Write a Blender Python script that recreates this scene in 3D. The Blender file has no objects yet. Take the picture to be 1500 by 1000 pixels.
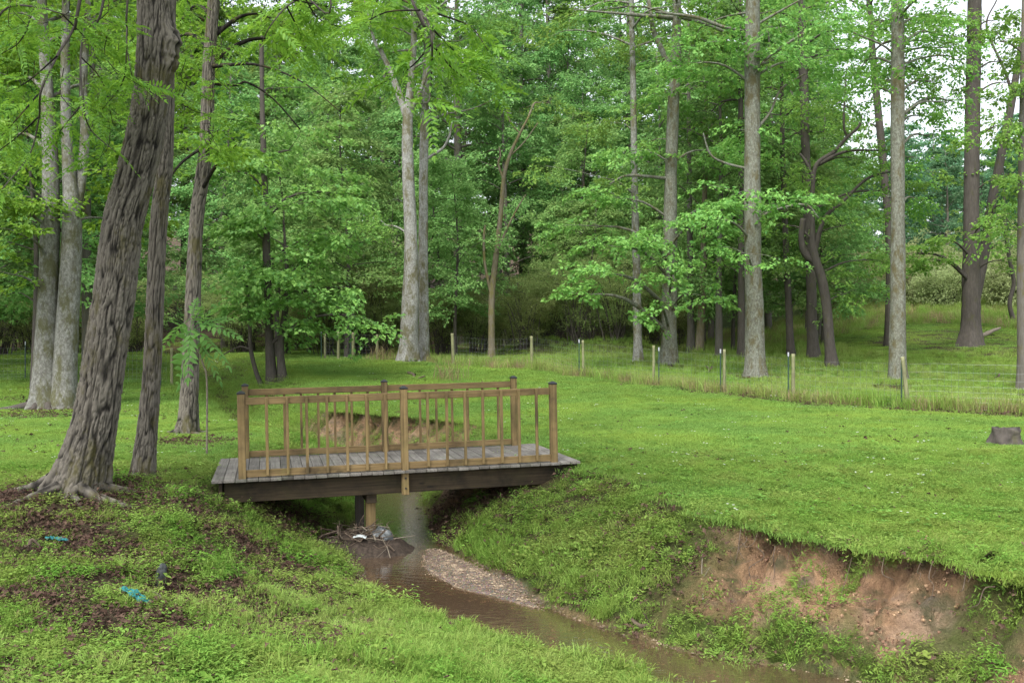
import bpy, math, random
import numpy as np
from mathutils import Vector, Matrix
PI = math.pi
rnd = random.Random(5)
RG = np.random.default_rng(11)
sc = bpy.context.scene
COL = sc.collection
F, CAMZ = 1350.0, 1.68          # focal length in photo pixels, eye height above the bridge deck

# ------------------------------------------------------------------ noise
def _h(ix, iy, seed):
    h = (ix.astype(np.int64) * 374761393 + iy.astype(np.int64) * 668265263 + seed * 1442695041) & 0xFFFFFFFF
    h = ((h ^ (h >> 13)) * 1274126177) & 0xFFFFFFFF
    return ((h ^ (h >> 16)) & 0xFFFF) / 65535.0
def vn(x, y, seed=0):
    x = np.asarray(x, float); y = np.asarray(y, float)
    ix = np.floor(x); iy = np.floor(y); fx = x - ix; fy = y - iy
    fx = fx * fx * (3 - 2 * fx); fy = fy * fy * (3 - 2 * fy)
    a = _h(ix, iy, seed); b = _h(ix + 1, iy, seed); c = _h(ix, iy + 1, seed); d = _h(ix + 1, iy + 1, seed)
    return (a * (1 - fx) + b * fx) * (1 - fy) + (c * (1 - fx) + d * fx) * fy
def fbm(x, y, seed=0, o=4):
    s = 0; a = .5
    for k in range(o):
        s = s + a * vn(x, y, seed + k * 17); x = x * 2.03 + 3.1; y = y * 2.03 + 1.7; a *= .5
    return s / (1 - .5 ** o)
def sst(a, b, x):
    t = np.clip((x - a) / (b - a), 0, 1)
    return t * t * (3 - 2 * t)
def nrm(v):
    return v / np.maximum(np.linalg.norm(v, axis=-1, keepdims=True), 1e-9)

# ------------------------------------------------------------------ materials
def newmat(name):
    m = bpy.data.materials.new(name); m.use_nodes = True
    nt = m.node_tree; nt.nodes.clear()
    return m, nt, nt.nodes, nt.links
def N(nt, t, **kw):
    n = nt.nodes.new(t)
    for k, v in kw.items():
        if k == 'op': n.operation = v
        elif k in ('blend_type', 'data_type', 'attribute_name', 'distribution', 'feature', 'noise_dimensions'): setattr(n, k, v)
        else: n.inputs[k].default_value = v
    return n
def rgb(c): return (c[0], c[1], c[2], 1)
def mixc(nt, fac, a, b):
    n = nt.nodes.new('ShaderNodeMix'); n.data_type = 'RGBA'
    for s, v in ((n.inputs[0], fac), (n.inputs[6], a), (n.inputs[7], b)):
        if hasattr(v, 'is_linked') or isinstance(v, bpy.types.NodeSocket): nt.links.new(v, s)
        elif isinstance(v, (int, float)): s.default_value = v
        else: s.default_value = rgb(v)
    return n.outputs[2]
def ramp(nt, fac, stops):
    n = nt.nodes.new('ShaderNodeValToRGB'); e = n.color_ramp.elements
    while len(e) < len(stops): e.new(.5)
    for k, (p, c) in enumerate(stops):
        e[k].position = p; e[k].color = rgb(c) if not isinstance(c, (int, float)) else (c, c, c, 1)
    nt.links.new(fac, n.inputs[0]); return n.outputs[0]
def noise(nt, vec, scale, detail=4, rough=.55, dist=0):
    n = nt.nodes.new('ShaderNodeTexNoise'); n.inputs['Scale'].default_value = scale
    n.inputs['Detail'].default_value = detail; n.inputs['Roughness'].default_value = rough; n.inputs['Distortion'].default_value = dist
    if vec is not None: nt.links.new(vec, n.inputs['Vector'])
    return n.outputs[0]
def mapping(nt, vec, sc_):
    n = nt.nodes.new('ShaderNodeMapping'); n.inputs['Scale'].default_value = sc_
    nt.links.new(vec, n.inputs['Vector']); return n.outputs[0]
def attr(nt, name):
    n = nt.nodes.new('ShaderNodeAttribute'); n.attribute_name = name; return n.outputs['Fac']
def math_(nt, op, a, b):
    n = nt.nodes.new('ShaderNodeMath'); n.operation = op
    for s, v in ((n.inputs[0], a), (n.inputs[1], b)):
        if isinstance(v, (int, float)): s.default_value = v
        else: nt.links.new(v, s)
    return n.outputs[0]
def bump(nt, h, strength, dist):
    n = nt.nodes.new('ShaderNodeBump'); n.inputs['Strength'].default_value = strength; n.inputs['Distance'].default_value = dist
    nt.links.new(h, n.inputs['Height']); return n.outputs[0]
def finish(nt, col, rough=.8, normal=None, spec=.3, metallic=0):
    p = nt.nodes.new('ShaderNodeBsdfPrincipled'); o = nt.nodes.new('ShaderNodeOutputMaterial')
    if isinstance(col, bpy.types.NodeSocket): nt.links.new(col, p.inputs['Base Color'])
    else: p.inputs['Base Color'].default_value = rgb(col)
    if isinstance(rough, bpy.types.NodeSocket): nt.links.new(rough, p.inputs['Roughness'])
    else: p.inputs['Roughness'].default_value = rough
    p.inputs['Specular IOR Level'].default_value = spec; p.inputs['Metallic'].default_value = metallic
    if normal is not None: nt.links.new(normal, p.inputs['Normal'])
    nt.links.new(p.outputs[0], o.inputs[0]); return p
def objcoord(nt): return nt.nodes.new('ShaderNodeTexCoord').outputs['Object']
def wpos(nt): return nt.nodes.new('ShaderNodeNewGeometry').outputs['Position']

def leafmat(name, c1, c2, trans=.38, patch=None, hue=.012, objvar=.25, gloss=False):
    m, nt, nodes, L = newmat(name)
    g = nt.nodes.new('ShaderNodeNewGeometry'); oi = nt.nodes.new('ShaderNodeObjectInfo')
    col = mixc(nt, g.outputs['Random Per Island'], c1, c2)
    if patch:
        nz = noise(nt, wpos(nt), patch[0], 3)
        col = mixc(nt, ramp(nt, nz, [(.38, 0), (.62, 1)]), col, mixc(nt, .6, col, patch[1]))
    hs = nt.nodes.new('ShaderNodeHueSaturation')
    L.new(col, hs.inputs['Color'])
    L.new(math_(nt, 'ADD', math_(nt, 'MULTIPLY', oi.outputs['Random'], 2 * hue), .5 - hue), hs.inputs['Hue'])
    L.new(math_(nt, 'ADD', math_(nt, 'MULTIPLY', oi.outputs['Random'], objvar), 1 - objvar / 2), hs.inputs['Value'])
    if gloss:
        p = nt.nodes.new('ShaderNodeBsdfPrincipled'); L.new(hs.outputs[0], p.inputs['Base Color'])
        p.inputs['Roughness'].default_value = .5; p.inputs['Specular IOR Level'].default_value = .25
    else:
        p = nt.nodes.new('ShaderNodeBsdfDiffuse'); L.new(hs.outputs[0], p.inputs['Color'])
    if trans == 0:
        o = nt.nodes.new('ShaderNodeOutputMaterial'); L.new(p.outputs[0], o.inputs[0]); return m
    t = nt.nodes.new('ShaderNodeBsdfTranslucent')
    h2 = nt.nodes.new('ShaderNodeHueSaturation'); L.new(hs.outputs[0], h2.inputs['Color'])
    h2.inputs['Value'].default_value = 1.7; h2.inputs['Hue'].default_value = .485
    L.new(h2.outputs[0], t.inputs['Color'])
    x = nt.nodes.new('ShaderNodeMixShader'); x.inputs[0].default_value = trans
    L.new(p.outputs[0], x.inputs[1]); L.new(t.outputs[0], x.inputs[2])
    o = nt.nodes.new('ShaderNodeOutputMaterial'); L.new(x.outputs[0], o.inputs[0])
    return m

M = {}
M['leaf_near'] = leafmat('walnut_leaf', (.085, .20, .02), (.17, .32, .035), .38, gloss=True)
M['leaf_under'] = leafmat('maple_leaf', (.10, .24, .055), (.21, .38, .085), .34, gloss=True)
M['leaf_mid'] = leafmat('broad_leaf', (.095, .22, .045), (.20, .345, .075), .34)
M['leaf_far'] = leafmat('wood_leaf', (.09, .195, .062), (.195, .335, .108), .32, hue=.02, objvar=.5)
M['leaf_brush'] = leafmat('thicket_leaf', (.125, .175, .06), (.22, .27, .095), .35, objvar=.4)
M['leaf_hill_haze'] = leafmat('hazed_hill_leaf', (.08, .19, .10), (.14, .25, .13), .4, hue=.02, objvar=.4)  # bluish haze of distance mixed into the leaf colour
M['leaf_sap'] = leafmat('sapling_leaf', (.07, .20, .04), (.12, .28, .06), .42, gloss=True)
M['weed'] = leafmat('weed_leaf', (.08, .175, .028), (.175, .30, .055), .28, patch=(.9, (.25, .29, .08)), objvar=.55)
M['lawn'] = leafmat('lawn_blade', (.095, .195, .042), (.20, .325, .078), .28, patch=(.35, (.235, .335, .06)), objvar=.32)
M['tallgrass'] = leafmat('tall_grass_blade', (.13, .25, .04), (.24, .35, .08), .35, patch=(.5, (.28, .33, .11)), objvar=.4)
M['drygrass'] = leafmat('dry_grass_blade', (.22, .17, .09), (.33, .27, .15), .2, objvar=.4)
M['clover'] = leafmat('clover_leaf', (.10, .21, .04), (.18, .30, .07), .3, objvar=.4)
M['flower'] = leafmat('clover_flower', (.55, .6, .5), (.7, .72, .65), .2)
M['deadleaf'] = leafmat('dead_leaf', (.038, .026, .022), (.105, .066, .05), .1, objvar=.6, hue=.01)

def barkmat(name, deep, ridge, moss, lichen=None, mossamt=.3, attrname=True, mosslow=0):
    m, nt, nodes, L = newmat(name)
    w = objcoord(nt)
    n1 = noise(nt, mapping(nt, w, (14, 14, 3)), 1.0, 6, .65)
    fac = math_(nt, 'ADD', math_(nt, 'MULTIPLY', attr(nt, 'ridge'), .75), math_(nt, 'MULTIPLY', n1, .5)) if attrname else n1
    col = ramp(nt, fac, [(.22, deep), (.55, tuple(v * .62 for v in ridge)), (.9, ridge)])
    if lichen:
        n2 = noise(nt, mapping(nt, w, (11, 11, 7)), 1.6, 6, .75)
        col = mixc(nt, ramp(nt, n2, [(.44, 0), (.66, .7)]), col, lichen)
    n3 = noise(nt, mapping(nt, w, (2.5, 2.5, 1.2)), 1.3, 6, .72)
    mf = ramp(nt, n3, [(.62 - mossamt * .3, 0), (.74 - mossamt * .3, .8)])
    if mosslow:
        sep = nt.nodes.new('ShaderNodeSeparateXYZ'); L.new(w, sep.inputs[0])
        lo = ramp(nt, math_(nt, 'MULTIPLY', sep.outputs[2], 1.0 / mosslow), [(.0, 1), (1, .12)])
        mf = math_(nt, 'MULTIPLY', mf, lo)
    col = mixc(nt, mf, col, moss)
    h = math_(nt, 'ADD', noise(nt, mapping(nt, w, (30, 30, 8)), 1.0, 5, .7), math_(nt, 'MULTIPLY', n1, .8))
    finish(nt, col, .92, bump(nt, h, .6, .012), .15)
    return m
M['bark_furrow'] = barkmat('furrowed_bark', (.012, .0105, .009), (.15, .135, .112), (.075, .068, .024), mossamt=.36)
M['bark_grey'] = barkmat('pale_grey_bark', (.12, .115, .095), (.33, .325, .30), (.10, .09, .035), lichen=(.42, .43, .40), mossamt=.5, attrname=False)
M['bark_twin'] = barkmat('mottled_grey_bark', (.075, .07, .06), (.215, .21, .185), (.075, .075, .028), lichen=(.31, .32, .29), mossamt=.5, attrname=False)
M['bark_lichen'] = barkmat('lichen_bark', (.065, .062, .048), (.20, .195, .155), (.09, .075, .03), lichen=(.27, .30, .245), mossamt=.42, attrname=False)
M['bark_mossy'] = barkmat('mossy_bark', (.11, .095, .065), (.29, .25, .18), (.15, .135, .045), mossamt=.5, attrname=False)
M['bark_dark'] = barkmat('dark_bark', (.05, .043, .038), (.13, .115, .10), (.07, .07, .03), mossamt=.2, attrname=False)
M['bark_far'] = barkmat('wood_bark', (.09, .08, .065), (.2, .185, .16), (.10, .09, .03), mossamt=.3, attrname=False)

def woodmat(name, axis, c1, c2, stain, dirt=.3, tone=.35):
    m, nt, nodes, L = newmat(name)
    w = objcoord(nt)
    s = [48, 48, 48]; s[axis] = 1.6
    g = nt.nodes.new('ShaderNodeNewGeometry')
    off = nt.nodes.new('ShaderNodeVectorMath'); off.operation = 'ADD'
    cmb = nt.nodes.new('ShaderNodeCombineXYZ')
    for k in range(3): L.new(math_(nt, 'MULTIPLY', g.outputs['Random Per Island'], 7.3 + k), cmb.inputs[k])
    L.new(w, off.inputs[0]); L.new(cmb.outputs[0], off.inputs[1]); wv = off.outputs[0]
    n1 = noise(nt, mapping(nt, wv, s), 1.0, 5, .6, .4)
    n2 = noise(nt, wv, 2.2, 5, .65)
    col = ramp(nt, n1, [(.3, c1), (.7, c2)])
    col = mixc(nt, ramp(nt, n2, [(.45, 0), (.7, dirt * 2)]), col, stain)
    if tone > .34: col = mixc(nt, ramp(nt, noise(nt, w, 3.1, 6, .7), [(.52, 0), (.68, .38)]), col, (c2[0] * .62, c2[1] * .78, c2[2] * .55))
    # knots
    v = nt.nodes.new('ShaderNodeTexVoronoi'); ks = [6, 6, 6]; ks[axis] = 2.0
    L.new(mapping(nt, wv, ks), v.inputs['Vector']); v.inputs['Scale'].default_value = 1
    col = mixc(nt, ramp(nt, v.outputs['Distance'], [(.06, .7), (.13, 0)]), col, stain)
    hs = nt.nodes.new('ShaderNodeHueSaturation'); L.new(col, hs.inputs['Color'])
    L.new(math_(nt, 'ADD', math_(nt, 'MULTIPLY', g.outputs['Random Per Island'], tone), 1 - tone / 2), hs.inputs['Value'])
    finish(nt, hs.outputs[0], .8, bump(nt, n1, .35, .004), .25)
    return m
M['post_wood'] = woodmat('treated_post_wood', 2, (.12, .082, .034), (.29, .205, .092), (.055, .04, .022), .4)
M['rail_wood'] = woodmat('treated_rail_wood', 0, (.115, .076, .033), (.28, .195, .09), (.05, .036, .02), .4)
M['deck_wood'] = woodmat('weathered_deck_wood', 1, (.10, .092, .08), (.225, .207, .185), (.06, .052, .044), .4, .5)
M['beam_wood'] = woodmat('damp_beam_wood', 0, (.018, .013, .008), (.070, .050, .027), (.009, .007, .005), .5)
M['fence_wood'] = woodmat('fence_post_wood', 2, (.14, .15, .075), (.25, .25, .135), (.08, .07, .045))
M['old_wood'] = woodmat('old_wood', 2, (.10, .085, .07), (.2, .175, .15), (.05, .04, .035))

def plain(name, c, rough=.5, spec=.4, var=.25, scale=20, metallic=0):
    m, nt, nodes, L = newmat(name)
    n1 = noise(nt, objcoord(nt), scale, 5)
    col = ramp(nt, n1, [(.3, tuple(v * (1 - var) for v in c)), (.7, tuple(min(1, v * (1 + var)) for v in c))])
    finish(nt, col, rough, bump(nt, n1, .3, .003), spec, metallic)
    return m
M['cap'] = plain('black_cap', (.012, .013, .016), .3, .6)
M['tpost'] = plain('green_steel', (.02, .05, .035), .5)
M['white_tip'] = plain('white_paint', (.38, .4, .43), .5)
M['wire'] = plain('galvanised_wire', (.2, .215, .22), .45, .5, metallic=.5)
M['teal'] = plain('teal_fabric', (.01, .13, .14), .6, var=.5, scale=60)
M['dark_rubber'] = plain('dark_bark_chunk', (.035, .04, .04), .8)
M['bagmat'] = plain('grey_plastic', (.11, .12, .12), .35, .5, .5, 30)
M['pale_plastic'] = plain('pale_plastic', (.6, .66, .66), .35)
M['stick'] = plain('dead_stick', (.10, .075, .055), .9, .2, .4)
M['palestick'] = plain('bleached_stick', (.17, .145, .11), .9, .2, .3)
M['stone'] = plain('creek_stone', (.2, .17, .14), .6, .3, .4)
M['pebble'] = leafmat('pebble_stone', (.12, .09, .065), (.32, .245, .175), 0.0, objvar=.9)

# ------------------------------------------------------------------ mesh helpers
def meshnp(name, V, Fs, mat, smooth=False, attrs=None):
    me = bpy.data.meshes.new(name)
    V = np.asarray(V, np.float32).reshape(-1, 3); me.vertices.add(len(V)); me.vertices.foreach_set('co', V.ravel())
    if isinstance(Fs, np.ndarray): groups = [Fs]
    else: groups = [np.asarray(f) for f in Fs if len(f)]
    idx = np.concatenate([g.ravel() for g in groups]).astype(np.int32)
    tot = np.concatenate([np.full(len(g), g.shape[1]) for g in groups]).astype(np.int32)
    st = np.concatenate([[0], np.cumsum(tot)[:-1]]).astype(np.int32)
    me.loops.add(len(idx)); me.loops.foreach_set('vertex_index', idx)
    me.polygons.add(len(tot)); me.polygons.foreach_set('loop_start', st); me.polygons.foreach_set('loop_total', tot)
    me.polygons.foreach_set('use_smooth', np.full(len(tot), bool(smooth)))
    if attrs:
        for k, a in attrs.items():
            at = me.attributes.new(k, 'FLOAT', 'POINT'); at.data.foreach_set('value', np.asarray(a, np.float32))
    me.update(calc_edges=True)
    if mat is not None: me.materials.append(mat)
    return me
def link(name, me, parent=None, loc=(0, 0, 0)):
    o = bpy.data.objects.new(name, me); COL.objects.link(o); o.location = loc
    if parent is not None: o.parent = parent
    return o
def tag(o, label=None, cat=None, group=None, kind=None):
    if label: o['label'] = label
    if cat: o['category'] = cat
    if group: o['group'] = group
    if kind: o['kind'] = kind
    return o
def thing(name, label, cat, loc=(0, 0, 0), group=None):
    return tag(link(name, None, None, loc), label, cat, group)
class MB:
    def __init__(s): s.v = []; s.f = {}; s.n = 0; s.a = []
    def add(s, V, Fs, ridge=None):
        V = np.asarray(V, float).reshape(-1, 3)
        if isinstance(Fs, np.ndarray): Fs = [Fs]
        for g in Fs:
            g = np.asarray(g)
            if len(g): s.f.setdefault(g.shape[1], []).append(g + s.n)
        s.v.append(V); s.n += len(V)
        s.a.append(np.zeros(len(V)) if ridge is None else ridge)
        return s
    def mesh(s, name, mat, smooth=False, off=(0, 0, 0), ridge=False):
        V = np.concatenate(s.v) - np.asarray(off)
        Fs = [np.concatenate(v) for v in s.f.values()]
        return meshnp(name, V, Fs, mat, smooth, {'ridge': np.concatenate(s.a)} if ridge else None)
BOXF = np.array([[0, 1, 3, 2], [4, 6, 7, 5], [0, 4, 5, 1], [2, 3, 7, 6], [0, 2, 6, 4], [1, 5, 7, 3]])
def box(mb, x0, x1, y0, y1, z0, z1, bev=0.004):
    """a box with chamfered edges"""
    b = min(bev, abs(x1 - x0) * .3, abs(y1 - y0) * .3, abs(z1 - z0) * .3)
    import itertools
    V = []; ids = {}
    lo = (x0, y0, z0); hi = (x1, y1, z1)
    for c in itertools.product((0, 1), repeat=3):
        for ax in range(3):
            p = [(hi[k] - b if c[k] else lo[k] + b) for k in range(3)]
            p[ax] = hi[ax] if c[ax] else lo[ax]
            ids[(c, ax)] = len(V); V.append(p)
    q = []; t = []
    for ax in range(3):
        a1, a2 = (ax + 1) % 3, (ax + 2) % 3
        for s in (0, 1):
            f = []
            for (u, v) in ((0, 0), (1, 0), (1, 1), (0, 1)):
                c = [0, 0, 0]; c[ax] = s; c[a1] = u; c[a2] = v; f.append(ids[(tuple(c), ax)])
            q.append(f if s else f[::-1])
        for u in (0, 1):
            for v in (0, 1):
                c0 = [0, 0, 0]; c0[a1] = u; c0[a2] = v; c1 = list(c0); c1[ax] = 1
                f = [ids[(tuple(c0), a1)], ids[(tuple(c1), a1)], ids[(tuple(c1), a2)], ids[(tuple(c0), a2)]]
                q.append(f if (u == v) is False else f[::-1])
    for c in itertools.product((0, 1), repeat=3):
        f = [ids[(c, k)] for k in range(3)]
        t.append(f if sum(c) % 2 else f[::-1])
    mb.add(V, [np.array(q), np.array(t)]); return mb
def catmull(P, n):
    P = np.asarray(P, float); P = np.vstack([2 * P[0] - P[1], P, 2 * P[-1] - P[-2]])
    seg = len(P) - 3; t = np.linspace(0, seg - 1e-6, n); i = t.astype(int); u = (t - i)[:, None]
    a, b, c, d = P[i], P[i + 1], P[i + 2], P[i + 3]
    return .5 * (2 * b + (c - a) * u + (2 * a - 5 * b + 4 * c - d) * u * u + (3 * b - a - 3 * c + d) * u ** 3)
def tube(mb, pts, rad, n=None, segs=6, wob=0.0, disp=None, seed=0):
    """tapered tube through pts; disp(ang, h, r) -> (offset, ridge)"""
    PR = np.column_stack([np.asarray(pts, float), np.asarray(rad, float)])
    n = n or max(2, len(PR) * 3)
    Q = catmull(PR, n) if len(PR) > 2 else np.linspace(PR[0], PR[-1], n)
    P, R = Q[:, :3], np.maximum(Q[:, 3], .0015)
    T = nrm(np.gradient(P, axis=0))
    u = np.cross(T[0], [0.3, .9, .2]); u /= np.linalg.norm(u); U = np.zeros_like(P)
    for i in range(n):
        u = u - T[i] * np.dot(u, T[i]); u /= np.linalg.norm(u); U[i] = u
    W = np.cross(T, U)
    hgt = np.concatenate([[0], np.cumsum(np.linalg.norm(np.diff(P, axis=0), axis=1))])
    ang = np.linspace(0, 2 * PI, segs, endpoint=False)
    A, H = np.meshgrid(ang, hgt); RR = np.repeat(R[:, None], segs, 1); rid = np.zeros_like(RR)
    if disp is not None:
        off, rid = disp(A, H, RR); RR = RR + off
    elif wob: RR = RR * (1 + wob * (vn(A * 1.6 + seed, H * 2.5, seed) - .5) * 2)
    V = P[:, None] + U[:, None] * (np.cos(A) * RR)[..., None] + W[:, None] * (np.sin(A) * RR)[..., None]
    i = np.arange(n - 1)[:, None] * segs; j = np.arange(segs)[None]; k = (j + 1) % segs
    Fq = np.stack([i + j, i + k, i + segs + k, i + segs + j], -1).reshape(-1, 4)
    mb.add(V.reshape(-1, 3), [Fq], rid.ravel())
    top = np.arange(segs)[None] + (n - 1) * segs
    mb.f.setdefault(segs, []).append(top + mb.n - n * segs)
    return P, R

class Leaves:
    def __init__(s): s.p = []; s.a = []; s.n = []; s.l = []; s.w = []
    def add(s, p, a, n, l, w):
        s.p.append(p.reshape(-1, 3)); s.a.append(nrm(a.reshape(-1, 3))); s.n.append(n.reshape(-1, 3)); s.l.append(l.ravel()); s.w.append(w.ravel())
    def mesh(s, name, mat, off=(0, 0, 0), shape='quad', fold=.15, curl=.12):
        p = np.concatenate(s.p) - np.asarray(off); a = np.concatenate(s.a); n = np.concatenate(s.n); l = np.concatenate(s.l)[:, None]; w = np.concatenate(s.w)[:, None]
        side = nrm(np.cross(a, n)); n = np.cross(side, a)
        if shape == 'quad': T = [(0, 0), (.42, .5), (1, 0), (.42, -.5)]
        elif shape == 'maple': T = [(0, .0), (.02, .28), (.30, .22), (.38, .55), (.58, .2), (1, 0), (.58, -.2), (.38, -.55), (.30, -.22), (.02, -.28)]
        else: T = [(0, 0), (.28, .45), (.62, .4), (1, 0), (.62, -.4), (.28, -.45)]
        V = np.stack([p + a * l * t + side * w * q + n * (w * abs(q) * fold * 2 - curl * l * t * t) for t, q in T], 1)
        k = len(T); Fq = np.arange(len(p) * k).reshape(-1, k)
        return meshnp(name, V.reshape(-1, 3), Fq, mat)
    def count(s): return sum(len(x) for x in s.l)

def sprays(Lv, rng, B, D, Ln, m, size, asp=.62, droop=.25, wid=.42, flat=.06, tilt=.55):
    B = np.asarray(B); D = nrm(np.asarray(D)); n = len(B); Ln = np.broadcast_to(Ln, (n,))[:, None]
    Z = np.array([0, 0, 1.]); U = nrm(np.cross(D, Z) + 1e-4); Nn = np.cross(U, D)
    t = rng.random((n, m)) ** .75; sgn = rng.uniform(-1, 1, (n, m)); w = wid * Ln * np.sin(PI * (.12 + .80 * t))
    P = B[:, None] + D[:, None] * (t * Ln)[..., None] + U[:, None] * (sgn * w)[..., None] + Nn[:, None] * (rng.normal(0, flat, (n, m)) * Ln)[..., None]
    P[..., 2] -= droop * Ln * (t ** 2 + .5 * sgn ** 2 * .4)
    A = D[:, None] * .7 + U[:, None] * (np.sign(sgn) * rng.uniform(.1, 1, (n, m)))[..., None] + rng.normal(0, .25, (n, m, 3))
    A[..., 2] -= .3
    Nr = Nn[:, None] + rng.normal(0, tilt, (n, m, 3)); Nr[..., 2] += .3
    l = size * rng.uniform(.65, 1.3, (n, m))
    Lv.add(P, A, Nr, l, l * asp)
def compound(Lv, rng, B, D, Ln, npair=8, droop=.35):
    """pinnate leaves: leaflets in pairs along a drooping rachis"""
    B = np.asarray(B); D = nrm(np.asarray(D)); n = len(B); Ln = np.broadcast_to(Ln, (n,))
    Z = np.array([0, 0, 1.]); U = nrm(np.cross(D, Z) + 1e-4); Nn = np.cross(U, D)
    roll = rng.normal(0, .5, n)[:, None]; U2 = U * np.cos(roll) + Nn * np.sin(roll); N2 = np.cross(U2, D)
    for k in range(npair):
        t = (.22 + .78 * k / (npair - 1))
        c = B + D * (t * Ln)[:, None] - Z * (droop * Ln * t * t)[:, None]
        for s in (-1, 1):
            ax = D * (.45 + .35 * t) + U2 * s * (1 - .35 * t) - Z * .25 + rng.normal(0, .12, (n, 3))
            l = Ln * ((1.9 / npair) * math.sin(PI * (.2 + .65 * t)) + .02) * rng.uniform(.85, 1.15, n)
            Lv.add(c, ax, N2 + rng.normal(0, .2, (n, 3)), l, l * .36)
    t = 1.0
    Lv.add(B + D * Ln[:, None] - Z * (droop * Ln)[:, None], D - Z * .5, N2, Ln * .18, Ln * .065)

# ------------------------------------------------------------------ terrain
CP = np.array([(-24, 62), (-16.5, 48), (-12.2, 38), (-9.6, 31), (-7.4, 26), (-5.4, 23.0), (-3.3, 21.5), (-2.2, 19), (-2.0, 16), (-1.8, 13.8), (-1.55, 12.2), (-1.0, 10.65),
               (-.42, 9.5), (.10, 8.83), (.82, 8.03), (1.42, 7.5), (2.2, 7.0), (2.6, 6.2), (2.6, 4.6), (2.4, 2.5), (2.2, -2), (2, -14)], float)
#        half width, W left bank, W right (lawn) bank, cut right 0..1
CW = np.array([(.3, 2.2, 2.0, 0), (.3, 2.2, 2.0, 0), (.3, 2.0, 1.8, 0), (.35, 1.8, 2.0, 0), (.45, 2.0, 1.8, .1), (.5, 2.5, .55, 1), (.55, 2.5, .6, 1), (.55, 2.2, 1.3, .5), (.5, 2.0, 1.0, .4), (.55, 2.0, .8, .8), (.6, 1.75, 1.45, .3), (.74, 2.2, 1.85, 0),
               (.62, 3.0, 1.9, 0), (.48, 3.4, 1.6, .1), (.40, 3.6, 1.35, .4), (.40, 3.8, 1.2, 1), (.5, 4.2, .85, 1), (.5, 4.2, .75, 1), (.5, 4.2, .8, 1), (.5, 4, .8, 1), (.5, 4, .8, 1), (.5, 4, .8, 1)], float)
CQ = catmull(np.column_stack([CP, CW]), 420)
CT = nrm(np.gradient(CQ[:, :2], axis=0))
ZW = -1.0
def creek(x, y):
    """-> distance to water edge, side (+1 = lawn side), s index"""
    x = np.asarray(x, float).ravel(); y = np.asarray(y, float).ravel()
    de = np.full(len(x), 50.); side = np.ones(len(x)); si = np.zeros(len(x), int)
    sel = np.where((x > -28) & (x < 11) & (y > -16) & (y < 66))[0]
    for k in range(0, len(sel), 15000):
        s = sel[k:k + 15000]
        dx = x[s, None] - CQ[None, :, 0]; dy = y[s, None] - CQ[None, :, 1]; d2 = dx * dx + dy * dy
        j = d2.argmin(1); r = np.arange(len(s))
        de[s] = np.sqrt(d2[r, j]) - CQ[j, 2]; si[s] = j
        side[s] = np.sign(CT[j, 0] * dy[r, j] - CT[j, 1] * dx[r, j])
    return de, side, si
def basez(x, y):
    z = .95 * sst(23, 41, y) + .022 * np.maximum(0, y - 41)
    z = z + .115 * np.maximum(0, y - 37) * sst(8, 24, x - (y - 45) * .12) * np.clip(60 / np.maximum(y, 60), .75, 1)
    z = z + .13 * np.maximum(0, y - 58) * sst(22, 8, x - (y - 58) * .2)
    z = z + .25 * (fbm(x * .13, y * .13, 3) - .5) * sst(16, 30, y)
    z = z + .10 * (fbm(x * .5, y * .5, 7) - .5) + .05 * (fbm(x * 2.2, y * 2.2, 9) - .5)
    z = z - .22 * sst(10, 5, y) * sst(0, -3, x) - .1
    z = z + .09 * sst(-1, 1.5, x) * sst(9, 13, y)
    for (mx, my, r, h) in ((1.2, 46, 2.6, .75), (5.2, 45, 3.0, .85), (3, 47, 2, .5)):
        z = z + h * np.exp(-((x - mx) ** 2 + ((y - my) * 1.3) ** 2) / (2 * (r * .5) ** 2))
    # shallow trough of dead leaves running to the creek, root mound
    t = np.clip((x + 4.6) / 3.2, 0, 1); cy = 8.9 - 1.6 * t
    z = z - .16 * np.exp(-((y - cy) / .38) ** 2) * sst(-5.4, -4.2, x) * sst(-1.0, -1.9, x)
    z = z + .14 * np.exp(-(((x + 5.0) ** 2 + (y - 10.6) ** 2) / .9))
    return z
BARP = catmull(np.array([(-1.0, 11.8, .12), (-.80, 11.15, .28), (-.52, 10.5, .33), (-.18, 9.95, .24), (.06, 9.55, .12), (.28, 9.25, .03)]), 60)
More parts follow.
